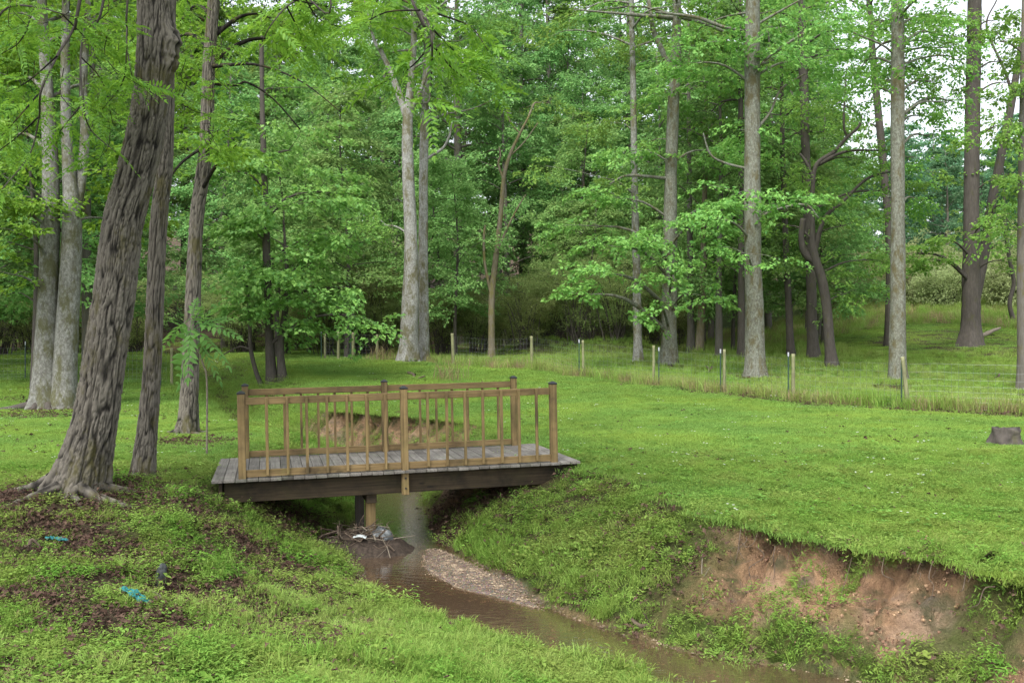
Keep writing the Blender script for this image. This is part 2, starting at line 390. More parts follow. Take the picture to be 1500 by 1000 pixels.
def surface(x, y, full=False):
    x = np.asarray(x, float); y = np.asarray(y, float); shp = x.shape; x = x.ravel(); y = y.ravel()
    b = basez(x, y); de, side, si = creek(x, y)
    wob = fbm(x * 1.7, y * 1.7, 21, 3) - .5
    R = side > 0
    W = np.where(R, CQ[si, 4], CQ[si, 3]); cut = np.where(R, CQ[si, 5], 0.0)
    W = W * (1 + .35 * wob + .30 * cut * (vn(x * 4.2, y * 4.2, 66) - .5) + .12 * cut * (vn(x * 11, y * 11, 67) - .5))
    up = np.clip((y - 23) * .055, 0, 3.0); up = np.minimum(up, b + .55)
    zw = ZW + up
    t = np.clip((de + .05 * wob) / np.maximum(W, .05), 0, 1)
    gent = 1 - (1 - t) ** 1.6; gent = .55 * gent + .45 * t
    gent = np.where(R | (y > 14), gent, .75 * t ** 1.35 + .25 * sst(0, 1, t))
    w2 = fbm(x * 4.3, y * 4.3, 33, 4) - .5
    tt = np.clip(t + .22 * w2 * (t > .02) * (t < .98), 0, 1)
    steep = np.where(tt < .55, .62 * (tt / .55) ** .8 * .8, .496 + .504 * sst(.55, .97, tt))
    p = gent * (1 - cut) + steep * cut
    z = zw + (b - zw) * p
    z = z + cut * (.30 * w2 + .07 * (vn(x * 12, y * 12, 37) - .5) + .05 * (vn(x * 21, y * 21, 38) - .5)) * sst(0, .1, t) * sst(1, .93, t)
    z = z + .06 * cut * (vn(x * 5, y * 5, 39) - .3) * sst(.9, 1, t) * sst(1.0, .999, t * .5 + .5 - .0 * t)
    bed = zw - .16 * np.clip(-de / .3, 0, 1) - .02 + .05 * (fbm(x * 3, y * 3, 5, 3) - .5)
    z = np.where(de < 0, bed, z)
    # gravel bar
    sand = np.zeros(len(x)); sel = (np.abs(x) < 2.5) & (y > 8.3) & (y < 12.6)
    if sel.any():
        d = np.sqrt((x[sel, None] - BARP[None, :, 0]) ** 2 + (y[sel, None] - BARP[None, :, 1]) ** 2) - BARP[None, :, 2]
        d = d.min(1) + .1 * (fbm(x[sel] * 4, y[sel] * 4, 41, 3) - .5)
        sand[sel] = sst(.10, -.02, d)
        zb = ZW + .10 * sst(.16, -.25, d) - .045
        z[sel] = np.where(d < .16, np.maximum(z[sel], zb), z[sel])
    sh = .30 * cut * sst(.45, .85, t) * sst(1.0, .945, t) * (.5 + 1.0 * vn(x * 3.1, y * 3.1, 61)) * side * (y < 27) * (de > 0)
    if not full: return z.reshape(shp)
    n1 = fbm(x * .9, y * .9, 51); n2 = fbm(x * 2.6, y * 2.6, 57)
    dirt = cut * sst(.0, .06, de) * (t < .985) * sst(.3, .8, cut + .5 * (n2 - .5))
    dirt = dirt * sst(-.2, .25, t - .28 + .9 * (n2 - .38))
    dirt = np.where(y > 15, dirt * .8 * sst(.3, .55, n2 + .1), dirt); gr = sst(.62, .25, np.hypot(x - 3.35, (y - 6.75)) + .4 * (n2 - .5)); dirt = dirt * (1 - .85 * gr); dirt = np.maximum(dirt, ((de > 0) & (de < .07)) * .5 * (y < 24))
    mud_and_shade = np.where(de < 0, 1.0, 0) * (1 - sand) + .45 * (y > 15) * dirt * (n1 > .0)  # creek bed mud; behind the bridge it paints brown shadow into the cut
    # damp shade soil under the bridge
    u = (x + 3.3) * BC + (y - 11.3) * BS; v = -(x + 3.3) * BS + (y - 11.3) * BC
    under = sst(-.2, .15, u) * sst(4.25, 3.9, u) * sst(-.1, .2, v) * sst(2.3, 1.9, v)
    # leaf litter
    tr = np.clip((x + 4.6) / 3.2, 0, 1); cy = 8.9 - 1.6 * tr
    lit = 1.0 * np.exp(-((y - cy) / (.42 + .3 * n1)) ** 4) * sst(-6.5, -4.5, x) * sst(-.9, -1.7, x)
    lit = np.maximum(lit, sst(.50, .68, n1) * sst(-.5, -1.4, x) * sst(13, 10.4, y) * .85)
    for (tx, ty, r) in ((-5.05, 10.7, 1.15), (-4.75, 11.6, .6), (-5.7, 16.2, 1.0), (-11.2, 22.5, 1.7)):
        lit = np.maximum(lit, sst(r * 1.1, r * .45, np.hypot(x - tx, (y - ty)) + .7 * (n2 - .5)))
    lit = np.maximum(lit, .75 * sst(.40, .56, n2 * .6 + n1 * .4) * sst(-.7, -1.6, x) * sst(12.2, 10.8, y) * sst(6.6, 7.4, y + .25 * x))
    lit = np.maximum(lit, .5 * sst(.42, .6, n2) * (side > 0) * (t < 1) * (y < 14) * (y > 6))
    lit = np.maximum(lit, .85 * sst(.36, .54, n2) * sst(-1.0, -1.8, x) * sst(11.8, 10.5, y) * sst(4.5, 6, y))
    for (tp, td, r) in ((597, 38, 1.1), (620, 38, .9), (720, 38.5, .7), (935, 36, .8), (979, 35, 1.1), (1107, 32, 1.1), (1316, 29, .9), (1219, 34, 1.2), (1192, 36, 1.0), (1159, 36, .7), (400, 30, 1.2), (1500, 27, .9)):
        lit = np.maximum(lit, .9 * sst(r * 1.2, r * .4, np.hypot(x - (tp - 750) / F * td, y - td) + 1.2 * (n2 - .5)))
    lit = np.maximum(lit, sst(5.5, 2.0, np.hypot(x - 21, (y - 43) * .8) + 5 * (n1 - .5)) * .8)
    lit = np.maximum(lit, sst(33, 40, y - x * .0 + 6 * (n1 - .5) + np.where(x > 8, -60, 0) + np.where(np.abs(x - 3) < 6, -8, 0)) * .9)
    fx = np.interp(x, FX, FY)       # bare strip along the fence
    strip = np.exp(-((y - fx + 1.0) / (.35 + .5 * n1)) ** 4) * sst(3.0, 6, x) * np.clip(.3 + 1.2 * n2, 0, 1) * (y < 36)
    lit = np.maximum(lit, strip * .9)
    left = sst(.55, .7, fbm(x * .5, y * 1.2, 71)) * sst(24, 27, y) * sst(-9, -12, x)
    lit = np.maximum(lit, left)
    return z.reshape(shp), dict(dirt=np.clip(dirt, 0, 1), sand=sand, litter=np.clip(lit, 0, 1) * (1 - dirt) * (de > 0), mud_and_shade=np.clip(mud_and_shade + under * .9, 0, 1), under=under, sx=-CT[si, 1] * sh, sy=CT[si, 0] * sh, de=de, t=t, side=side, cut=cut)
BTH = math.radians(14.8); BC, BS = math.cos(BTH), math.sin(BTH)
FX = np.array([-6.5, -2.35, .75, 2.45, 4.55, 6.35, 7.75, 9.9, 13.5, 18]); FY = np.array([41.5, 37, 34.5, 31.6, 29.6, 27.6, 25.4, 23.0, 20.6, 18.5])

def geo(a, b, s0, r):
    out = [a]; s = s0
    while out[-1] < b: out.append(out[-1] + s); s *= r
    return out
xs = sorted(set([-v for v in geo(5.8, 300, .06, 1.09)] + list(np.arange(-5.75, 4.6, .046)) + geo(4.6, 300, .06, 1.09)))
ys = sorted(set([-v for v in geo(-3.0, 60, .15, 1.15)] + list(np.arange(3.05, 15.5, .046)) + list(np.arange(15.5, 27, .11)) + geo(27, 420, .15, 1.05)))
XX, YY = np.meshgrid(np.array(xs), np.array(ys))
ZZ, MK = surface(XX, YY, True)
nx, ny = len(xs), len(ys)
ii = np.arange(ny - 1)[:, None] * nx + np.arange(nx - 1)[None]
GF = np.stack([ii, ii + 1, ii + nx + 1, ii + nx], -1).reshape(-1, 4)
def groundmat():
    m, nt, nodes, L = newmat('ground_soil_and_turf')
    w = wpos(nt)
    nA = noise(nt, w, 1.1, 6, .6); nB = noise(nt, w, 9, 6, .7); nC = noise(nt, w, 45, 4, .7)
    turf = ramp(nt, nB, [(.3, (.05, .065, .02)), (.55, (.085, .13, .028)), (.75, (.14, .19, .045))])
    turf = mixc(nt, ramp(nt, nA, [(.4, 0), (.7, .6)]), turf, (.11, .14, .035))
    clay = ramp(nt, nA, [(.3, (.25, .15, .095)), (.5, (.50, .31, .18)), (.7, (.50, .365, .265))])
    clay = mixc(nt, ramp(nt, nB, [(.4, 0), (.7, .7)]), clay, (.10, .066, .046))
    clay = mixc(nt, ramp(nt, noise(nt, w, 2.6, 5, .6), [(.52, 0), (.64, .75)]), clay, (.055, .075, .035))
    clay = mixc(nt, ramp(nt, noise(nt, mapping(nt, w, (3.3, 3.3, 6)), 1, 5, .6), [(.55, 0), (.7, .6)]), clay, (.19, .155, .135))
    lit = ramp(nt, nC, [(.3, (.03, .02, .016)), (.55, (.085, .055, .042)), (.75, (.14, .095, .07))])
    v = nt.nodes.new('ShaderNodeTexVoronoi'); v.inputs['Scale'].default_value = 70; L.new(w, v.inputs['Vector'])
    grav = mixc(nt, .5, ramp(nt, nC, [(.3, (.10, .076, .056)), (.7, (.24, .18, .135))]), v.outputs['Color'])
    grav = mixc(nt, .75, grav, (.235, .175, .122))
    mud_and_shade = ramp(nt, nB, [(.3, (.07, .045, .028)), (.7, (.15, .10, .065))])
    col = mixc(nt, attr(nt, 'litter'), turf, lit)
    col = mixc(nt, attr(nt, 'mud_and_shade'), col, mud_and_shade)
    col = mixc(nt, attr(nt, 'dirt'), col, clay)
    col = mixc(nt, attr(nt, 'sand'), col, grav)
    h = math_(nt, 'ADD', nC, math_(nt, 'MULTIPLY', nB, 1.8)); h = math_(nt, 'ADD', h, math_(nt, 'MULTIPLY', noise(nt, w, 20, 6, .75), 1.5))
    finish(nt, col, .95, bump(nt, h, 1.0, .05), .1)
    return m
M['ground'] = groundmat()
go = link('ground', meshnp('ground', np.stack([XX + MK['sx'].reshape(XX.shape), YY + MK['sy'].reshape(XX.shape), ZZ], -1).reshape(-1, 3), GF, M['ground'], True, {k: MK[k] for k in ('dirt', 'sand', 'litter', 'mud_and_shade')}))
tag(go, kind='structure')

def P(px, py, d): return np.array([(px - 750) / F * d, d, CAMZ - (py - 500) / F * d])
_D = np.concatenate([np.arange(3, 30, .02), np.arange(30, 140, .1)])
def hit(px, py):
    x = (px - 750) / F * _D; z = CAMZ - (py - 500) / F * _D; g = surface(x, _D)
    k = np.argmax(z <= g); k = k if z[k] <= g[k] else len(_D) - 1
    return np.array([x[k], _D[k], g[k]])
def gz(x, y): return float(surface(np.array([x]), np.array([y]))[0])

# ------------------------------------------------------------------ water
m, nt, nodes, L = newmat('creek_water')
w_ = wpos(nt)
nz = math_(nt, 'ADD', noise(nt, mapping(nt, w_, (.6, 1.6, 1)), 9, 3, .5), math_(nt, 'MULTIPLY', noise(nt, w_, 30, 2, .5), .35))
bp = bump(nt, nz, .2, .02)
gl = N(nt, 'ShaderNodeBsdfGlossy', Roughness=.03); L.new(bp, gl.inputs['Normal']); gl.inputs['Color'].default_value = (1, 1, 1, 1)
tp = N(nt, 'ShaderNodeBsdfTransparent'); tp.inputs['Color'].default_value = (.72, .57, .42, 1)
df = N(nt, 'ShaderNodeBsdfDiffuse'); df.inputs['Color'].default_value = (.21, .145, .09, 1)
mx0 = N(nt, 'ShaderNodeMixShader'); mx0.inputs[0].default_value = .3; L.new(tp.outputs[0], mx0.inputs[1]); L.new(df.outputs[0], mx0.inputs[2])
fr = N(nt, 'ShaderNodeFresnel', IOR=1.36); L.new(bp, fr.inputs['Normal'])
mx = N(nt, 'ShaderNodeMixShader'); L.new(math_(nt, 'MINIMUM', math_(nt, 'MULTIPLY', fr.outputs[0], .5), .8), mx.inputs[0])
L.new(mx0.outputs[0], mx.inputs[1]); L.new(gl.outputs[0], mx.inputs[2])
o_ = N(nt, 'ShaderNodeOutputMaterial'); L.new(mx.outputs[0], o_.inputs[0]); M['water'] = m
sel = (CQ[:, 1] < 24.5) & (CQ[:, 1] > -6); q = CQ[sel]; tq = CT[sel]; nq = np.column_stack([-tq[:, 1], tq[:, 0]])
k_ = 7; offs = np.linspace(-1, 1, k_)
WV = np.stack([np.column_stack([q[:, :2] + nq * (o * (q[:, 2:3] + .25)), np.full(len(q), ZW)]) for o in offs], 1)
ii = np.arange(len(q) - 1)[:, None] * k_ + np.arange(k_ - 1)[None]
wo = link('creek_water', meshnp('creek_water', WV.reshape(-1, 3), np.stack([ii, ii + 1, ii + k_ + 1, ii + k_], -1).reshape(-1, 4), M['water'], True))
tag(wo, kind='structure')

# ------------------------------------------------------------------ bridge
Bo = np.array([-3.305, 11.3, 0.0])
br = thing('footbridge', 'small wooden footbridge with baluster railings and black post caps over the creek', 'footbridge', Bo)
br.rotation_euler = (0, -.0185, BTH)
Lb, Wb = 4.0, 2.05
mb = MB(); x = -.36
bw = .1385
while x < Lb + .30:
    j = rnd.uniform(-.006, .006); dz = rnd.uniform(-.0025, .0025)
    box(mb, x, x + bw - .006, -.078 + j, Wb + .075 + rnd.uniform(-.008, .008), -.036 + dz, dz, .004); x += bw
link('deck', mb.mesh('deck', M['deck_wood']), br)
for w0 in (.052, Wb * .5 - .02, Wb - .052 - .04):
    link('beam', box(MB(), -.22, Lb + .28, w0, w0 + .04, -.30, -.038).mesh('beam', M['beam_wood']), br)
for u0 in (-.28, Lb + .285):
    link('end_joist', box(MB(), u0, u0 + .04, .0, Wb, -.26, -.039).mesh('end_joist', M['beam_wood']), br)
def cap(mbx, u, w, z):
    box(mbx, u - .052, u + .052, w - .052, w + .052, z, z + .018, .004)
    s = .049
    V = [(u - s, w - s, z + .018), (u + s, w - s, z + .018), (u + s, w + s, z + .018), (u - s, w + s, z + .018), (u - .014, w - .014, z + .04), (u + .014, w - .014, z + .04), (u + .014, w + .014, z + .04), (u - .014, w + .014, z + .04)]
    mbx.add(V, [np.array([[0, 1, 5, 4], [1, 2, 6, 5], [2, 3, 7, 6], [3, 0, 4, 7], [4, 5, 6, 7]])])
PH = 1.035
for w in (0, Wb):
    for u in (0, Lb / 2, Lb):
        wc = w + (.003 if w == 0 else -.003)
        po = link('post', box(MB(), u - .045, u + .045, wc - .045, wc + .045, -.315 if u == Lb / 2 else -.034, PH, .005).mesh('post', M['post_wood']), br)
        if u == Lb / 2:
            for zb in (-.10, -.23):
                bo = MB(); yb = wc - .045 if w == 0 else wc + .045; sg = -1 if w == 0 else 1; tube(bo, [(u, yb, zb), (u, yb + sg * .012, zb)], [.013, .012], 3, 8); link('bolt', bo.mesh('bolt', M['cap']), po)
        cm = MB(); cap(cm, u, wc, PH); link('post_cap', cm.mesh('post_cap', M['cap']), po)
    for (a, b) in ((.046, Lb / 2 - .046), (Lb / 2 + .046, Lb - .046)):
        link('top_rail', box(MB(), a, b, w - .019, w + .019, .90, .99).mesh('top_rail', M['rail_wood']), br)
        link('bottom_rail', box(MB(), a, b, w - .019, w + .019, .012, .100).mesh('bottom_rail', M['rail_wood']), br)
        for k in range(7):
            u = a - .046 + .30 + .2433 * k + rnd.uniform(-.006, .006); s = -1 if w == 0 else 1
            w1 = w + s * .0205; w2 = w + s * .055; ln = rnd.uniform(-.006, .006)
            link('baluster', box(MB(), u - .017, u + .017, min(w1, w2), max(w1, w2), .022 + rnd.uniform(0, .01), .982 + ln, .003).mesh('baluster', M['post_wood']), br)
for (u, w) in ((1.58, .28), (1.58, 1.82)):
    link('support_post', box(MB(), u - .062, u + .062, w - .062, w + .062, -1.25, -.30, .006).mesh('support_post', M['old_wood'] if w > 1 else M['post_wood']), br)
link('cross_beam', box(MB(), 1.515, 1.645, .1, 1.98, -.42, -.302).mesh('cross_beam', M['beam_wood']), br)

# ------------------------------------------------------------------ trees
def vnp(x, y, per, seed):
    ix = np.floor(x); iy = np.floor(y); fx = x - ix; fy = y - iy; fx = fx * fx * (3 - 2 * fx); fy = fy * fy * (3 - 2 * fy); i0 = np.mod(ix, per); i1 = np.mod(ix + 1, per)
    return (_h(i0, iy, seed) * (1 - fx) + _h(i1, iy, seed) * fx) * (1 - fy) + (_h(i0, iy + 1, seed) * (1 - fx) + _h(i1, iy + 1, seed) * fx) * fy
def furrow(amp, pu, pv, flare=0, fh=.35, lobes=5, seed=0, R0=.3):
    def f(A, H, R):
        u = A / (2 * PI) * max(6, round(2 * PI * R0 / pu)); nu = max(6, round(2 * PI * R0 / pu)); v = H / pv
        u = u + .7 * (vn(H * 2.2, A * 0 + 3, seed) - .5) + .5 * (vn(A * 5, H * 5, seed + 2) - .5) + .28 * (vn(A * 13, H * 17, seed + 4) - .5)
        f1 = np.abs(2 * vnp(u, v, nu, seed + 5) - 1); f2 = np.abs(2 * vnp(u * 2 + .4 * vn(A * 9, H * 11, seed + 6), v * 1.7 + 3, nu * 2, seed + 9) - 1)
        f3 = np.abs(2 * vnp(u * 2, v * 4.5 + 1.5 * vn(A * 11, H * 4, seed + 8), nu * 2, seed + 12) - 1)
        rid = np.minimum(sst(.0, .42, f1), .25 + .75 * sst(.0, .34, f2)); rid = np.minimum(rid, .68 + .32 * sst(.0, .2, f3))
        rid = np.clip(rid * (.6 + .6 * vn(A * 30, H * 30, seed + 1)) + .22 * (vn(A * 70, H * 50, seed + 3) - .5), 0, 1.15)
        off = amp * (rid - .75)
        off = off + R * .10 * (vn(np.cos(A) * 1.3 + 5, np.sin(A) * 1.3 + H * .8, seed + 7) - .5)
        if flare:
            lob = .45 + .75 * np.maximum(0, np.sin(A * lobes + 1.3 * np.sin(A) + seed)) ** 2
            off = off + R * flare * np.exp(-H / (fh * (.7 + .6 * lob))) * lob
        return off, rid
    return f
def smoothbark(flare=.5, fh=.4, lobes=5, seed=0):
    def f(A, H, R):
        off = R * .14 * (vn(np.cos(A) * 1.2 + 5, np.sin(A) * 1.2 + H * .7, seed + 7) - .5) + R * .05 * (vn(A * 4, H * 5, seed) - .5)
        lob = .5 + .7 * np.maximum(0, np.sin(A * lobes + seed)) ** 2
        off = off + R * flare * np.exp(-H / fh) * lob
        return off, np.clip(.5 + (vn(A * 9, H * 9, seed) - .5), 0, 1)
    return f
def polyat(pts, z):
    zs = [p[2] for p in pts]; return np.array([np.interp(z, zs, [p[k] for p in pts]) for k in range(3)])
def auto_crown(rng, Lv, bm, trunk, z0, z1, Rm, nb, nsp, m, size, rad=.06, asp=.62, up=.35, splen=1.3):
    for k in range(nb):
        f = (k + rng.random()) / nb; z = z0 + (z1 - z0) * f; b = polyat(trunk, z)
        az = k * 2.4 + rng.normal(0, .4); prof = (1 - f) ** .55 * (.55 + .45 * min(1, f * 4 + .4))
        L_ = Rm * max(.25, prof) * rng.uniform(.7, 1.15); e = rng.normal(up * (.2 + f), .18)
        d = np.array([math.cos(az), math.sin(az), math.tan(e)])
        pts = [b, b + d * L_ * .35 + [0, 0, .06 * L_], b + d * L_ * .7 + rng.normal(0, .05 * L_, 3), b + d * L_ + [0, 0, -.12 * L_]]
        r = rad * (.5 + .5 * prof)
        tube(bm, pts, [r, r * .7, r * .4, r * .12], 8, 5)
        Q = catmull(pts, 24); ti = rng.integers(6, 24, nsp)
        B = Q[ti] + rng.normal(0, .10 * L_, (nsp, 3)) * [1, 1, .6]
        dd = d[None] * .8 + rng.normal(0, .75, (nsp, 3)); dd[:, 2] = rng.normal(.02, .2, nsp)
        sprays(Lv, rng, B, dd, splen * rng.uniform(.6, 1.2, nsp), m, size, asp)

def tree(name, label, cat, trunk, bark, leaf, base=None, d=None, disp=None, segs=28, nring=90, height=22, limbs=(), blobs=(), lsize=.13, m=34, spl=1.1,
         crown=None, extra=None, group=None, lshape='quad', seed=1, stems=(), asp=.62, crownname='crown', burls=()):
    """trunk: [(px,py,width_px)] from the base up, at the depth of its base; blobs: [(px,py,dd,rx,rz,n)] sprays of foliage round a limb end"""
    rng = np.random.default_rng(seed)
    if d is None: d = hit(trunk[0][0], trunk[0][1] if base is None else base)[1]
    b0 = P(trunk[0][0], trunk[0][1], d); bz = gz(b0[0], d)
    pts = [P(x, y, d) for x, y, w in trunk]; rad = [w * .5 / F * d for x, y, w in trunk]
    pts[0] = np.array([b0[0], d, bz - .12])
    if pts[-1][2] < bz + height:
        v = pts[-1] - pts[-2]; v = v / v[2] if v[2] > .01 else np.array([0, 0, 1.]); v[:2] *= .5
        up = bz + height - pts[-1][2]
        e0, r0 = pts[-1], rad[-1]; st = np.linalg.norm(pts[-1] - pts[-2]); f1 = min(.3, 1.4 * st / max(up, .1)); fr_ = [f1, min(.55, f1 * 2.6), .75, 1.0]
        pts += [e0 + v * up * f for f in fr_]; rad += [r0 * (1 - .85 * f ** 1.2) for f in fr_]
    loc = np.array([b0[0], d, bz]); t = thing(name, label, cat, loc, group)
    mb = MB(); tube(mb, pts, rad, nring, segs, disp=disp or smoothbark(seed=seed))
    for (bx, by, br_, amt) in burls:
        q = P(bx, by, d) + [0, -.04, 0]; V = mb.v[-1]; ax = np.array([polyat(pts, z) for z in np.clip(V[:, 2], bz, None)])
        dv = (V - q) / [1, 1, 1.25]; g = np.exp(-(dv ** 2).sum(1) / br_ ** 2); V += nrm(V - ax) * (amt * g * (.75 + .5 * vn(V[:, 0] * 14, V[:, 2] * 22, 8)))[:, None]
    stemparts = [(mb, 'trunk')]
    for st in stems:
        ms = MB(); ps = [P(x, y, d + dd) for x, y, w, dd in st]; rs = [w * .5 / F * d for x, y, w, dd in st]
        tube(ms, ps, rs, nring // 2, max(10, segs // 2), disp=smoothbark(0.0, seed=seed + 3)); stemparts.append((ms, 'stem'))
    for mm, nm in stemparts: link(nm, mm.mesh(nm, bark, True, loc, True), t)
    bm = MB(); Lv = Leaves()
    for li in limbs:
        ps = [P(x, y, d + dd) for x, y, w, dd in li]; rs = [max(.006, w * .5 / F * d) for x, y, w, dd in li]
        lm = MB(); tube(lm, ps, rs, len(li) * 5, 8, wob=.15, seed=seed); link('limb', lm.mesh('limb', bark, True, loc, True), t)
    for (px, py, dd, rx, rz, n) in blobs:
        c = P(px, py, d + dd); r0 = math.hypot(c[0] - b0[0], c[1] - d)
        s = polyat(pts, max(bz + 1.0, c[2] - .25 * r0 - .2))
        bm = MB(); mid = (s + c) / 2 + [0, 0, .12 * r0]; r_ = .018 + .012 * r0
        tube(bm, [s, mid, c], [r_ * 1.3, r_, .008], 9, 5)
        k = max(3, n // 7); E = c + rng.normal(0, 1, (k, 3)) * [rx * .55, rx * .55, rz * .55]
        for e in E: tube(bm, [mid * .35 + c * .65, (c + e) / 2 + [0, 0, .05], e], [.014, .01, .004], 6, 4)
        B = E[rng.integers(0, k, n)] + rng.normal(0, .3, (n, 3)) * [rx, rx, rz * .6]
        out = nrm(c - s + 1e-3); dd_ = out[None] * .6 + rng.normal(0, .7, (n, 3)); dd_[:, 2] = rng.normal(-.02, .22, n)
        sprays(Lv, rng, B, dd_, spl * rng.uniform(.55, 1.2, n), m, lsize, asp)
        link('branch', bm.mesh('branch', bark, True, loc, True), t)
    bm = MB()
    if crown:
        z0, z1, Rm, nb, nsp, mm, sz = crown
        auto_crown(rng, Lv, bm, pts, z0, z1, Rm, nb, nsp, mm, sz)
    if extra: extra(rng, Lv, bm, t, loc, pts)
    if bm.n: link('branches', bm.mesh('branches', bark, True, loc, True), t)
    if Lv.p: link(crownname, Lv.mesh(crownname, leaf, loc, lshape), t)
    return t

# --- the big leaning tree with hanging walnut foliage
def hanging(rng, Lv, bm, t, loc, pts):
    top = polyat(pts, 9.0)
    LM = [([(117, 0), (107, 43), (83, 83), (60, 133), (57, 173), (43, 227), (3, 277)], 9.0, 5, [((60, 133), (20, 180), (-30, 235)), ((58, 170), (20, 205), (-30, 240)), ((83, 83), (40, 120), (0, 140))]),
          ([(152, 0), (128, 30), (118, 83), (122, 150), (133, 190), (170, 223)], 9.4, 4, [((118, 83), (150, 120), (165, 180)), ((122, 150), (90, 190), (60, 230))]),
          ([(187, -5), (186, 40), (186, 67), (192, 105), (198, 125)], 9.8, 3.5, [((186, 67), (180, 120), (150, 160))]),
          ([(-40, 60), (8, 13), (50, 10), (90, 20), (130, 32)], 9.2, 4, [((50, 10), (30, 60), (-10, 85)), ((90, 20), (130, 60), (150, 75))]),
          ([(598, -12), (615, 15), (629, 38), (633, 65), (632, 110), (628, 148), (610, 152)], 7.2, 5, [((631, 66), (600, 100), (548, 128)), ((629, 38), (665, 75), (700, 110)), ((615, 15), (560, 20), (505, 55)), ((633, 65), (668, 105), (720, 135)), ((640, 20), (690, 40), (715, 75)), ((600, 5), (560, -10), (540, 40))]),
          ([(480, -25), (445, -5), (420, 10), (395, 40), (380, 70)], 8.2, 3.5, [((445, -5), (470, 30), (520, 45)), ((420, 10), (440, 50), (450, 80)), ((430, 0), (480, 10), (540, 20))])]
    tips = []; dirs = []
    for poly, d, w, subs in LM:
        ps = [P(x, y, d + .25 * math.sin(i * 1.7)) for i, (x, y) in enumerate(poly)]
        rs = [w * .5 / F * d * (1 - .7 * i / (len(ps) - 1)) for i in range(len(ps))]
        h0 = (top + ps[0]) / 2 + np.array([0, 0, 1.6]) if d < 8.5 else (top + ps[0]) / 2 + np.array([0, 0, .8])
        lm = MB(); tube(lm, [top + [0, 0, rng.uniform(-1, 1.5)], h0] + ps, [.06, .04] + rs, 40, 7, wob=.1); link('limb', lm.mesh('limb', M['bark_dark'], True, loc, True), t)
        sets = [np.array(ps)] + [np.array([P(x, y, d + .3 * k + rng.normal(0, .25)) for k, (x, y) in enumerate(s)]) for s in subs]
        for i, s in enumerate(sets):
            if i: tube(bm, s, [.009, .006, .003], 10, 5)
            Q = catmull(s, 60); n = (11 if i else 10) if d > 8.5 else 17
            for j in rng.integers(14, 60, n):
                dv = Q[min(j + 1, 59)] - Q[max(j - 1, 0)]; dv = dv / np.linalg.norm(dv)
                e = rng.normal(0, 1, 3) * [1, 1, .45]; dirs.append(dv * .5 + e); tips.append(Q[j])
    # loose twigs filling the hanging curtain on the left
    for k in range(75):
        px, py = rng.uniform(-30, 330), rng.uniform(-25, 250); d = rng.uniform(9.5, 14.5)
        if 190 < px < 330 and d < 11.6: d = rng.uniform(12, 15)
        if py > 330 - .5 * px + rng.normal(0, 25) : continue
        if 45 < px < 150 and py > 40 and rng.random() < .8: continue
        c = P(px, py, d); e = c + np.array([rng.normal(0, .45), rng.normal(0, .45), -rng.uniform(.1, .5)])
        tube(bm, [c + [0, 0, .35], c, e], [.006, .005, .002], 8, 4)
        for q in range(8):
            f = rng.random(); tips.append(c * (1 - f) + e * f); dirs.append(rng.normal(0, 1, 3) * [1, 1, .35])
    compound(Lv, rng, np.array(tips), np.array(dirs), rng.uniform(.26, .40, len(tips)), 10, .4)
    # crown above the frame: sparse ring of branches
    auto_crown(rng, Lv, bm, pts, 9.5, 15, 4.2, 14, 10, 26, .15)
    for k in range(16):  # long boughs toward the camera, added out of view to shade the left bank
        b = polyat(pts, rng.uniform(9, 13)); az = -PI / 2 + rng.uniform(-.9, .75); l = rng.uniform(3.5, 9.5); d = np.array([math.cos(az), math.sin(az), .12])
        Q = [b, b + d * l * .4 + [0, 0, .5], b + d * l * .75 + [0, 0, .4], b + d * l]; tube(bm, Q, [.06, .045, .03, .008], 12, 6)
        C_ = catmull(Q, 24); ti = rng.integers(8, 24, 16); dd = d[None] * .7 + rng.normal(0, .8, (16, 3)); dd[:, 2] = rng.normal(0, .15, 16)
        sprays(Lv, rng, C_[ti] + rng.normal(0, .35, (16, 3)), dd, rng.uniform(.6, 1.2, 16), 26, .15)
T_A = tree('leaning_tree', 'thickest furrowed brown tree leaning right on the left bank, hanging walnut leaves', 'tree',
           [(112, 724, 72), (127, 672, 66), (143, 600, 61), (157, 500, 57), (168, 420, 56), (179, 333, 56), (196, 265, 54), (212, 200, 53), (222, 140, 52), (227, 80, 51), (228, 0, 49)],
           M['bark_furrow'], M['leaf_near'], base=716, segs=170, nring=680, height=15, disp=furrow(.024, .034, .30, .5, .24, 5, 3, .28), extra=hanging, lshape='hex', seed=21, burls=[(253, 60, .12, .10), (252, 92, .11, .075)])
def roots(T, px, py, data, mat):
    loc = np.array(T.location)
    for (dx0, dy0, dx1, dy1, r) in data:
        ps = []
        for f in (0, .35, .7, 1.0):
            x = loc[0] + dx0 + (dx1 - dx0) * f + .03 * math.sin(f * 7 + dx1 * 9); y = loc[1] + dy0 + (dy1 - dy0) * f
            ps.append(np.array([x, y, gz(x, y) + r * (.9 - 1.3 * f) + .18 * max(0, .35 - f)]))
        mm = MB(); tube(mm, ps, [r * 1.3, r, r * .7, r * .3], 24, 12, disp=furrow(.012, .06, .15, 0, seed=7, R0=r))
        link('root', mm.mesh('root', mat, True, loc, True), T)
roots(T_A, 0, 0, [(.05, -.2, .95, -.55, .07), (.2, -.1, .7, .25, .06), (-.2, -.1, -.95, .1, .07), (-.1, -.25, -.5, -.7, .05), (.1, -.25, .35, -.7, .05)], M['bark_furrow'])

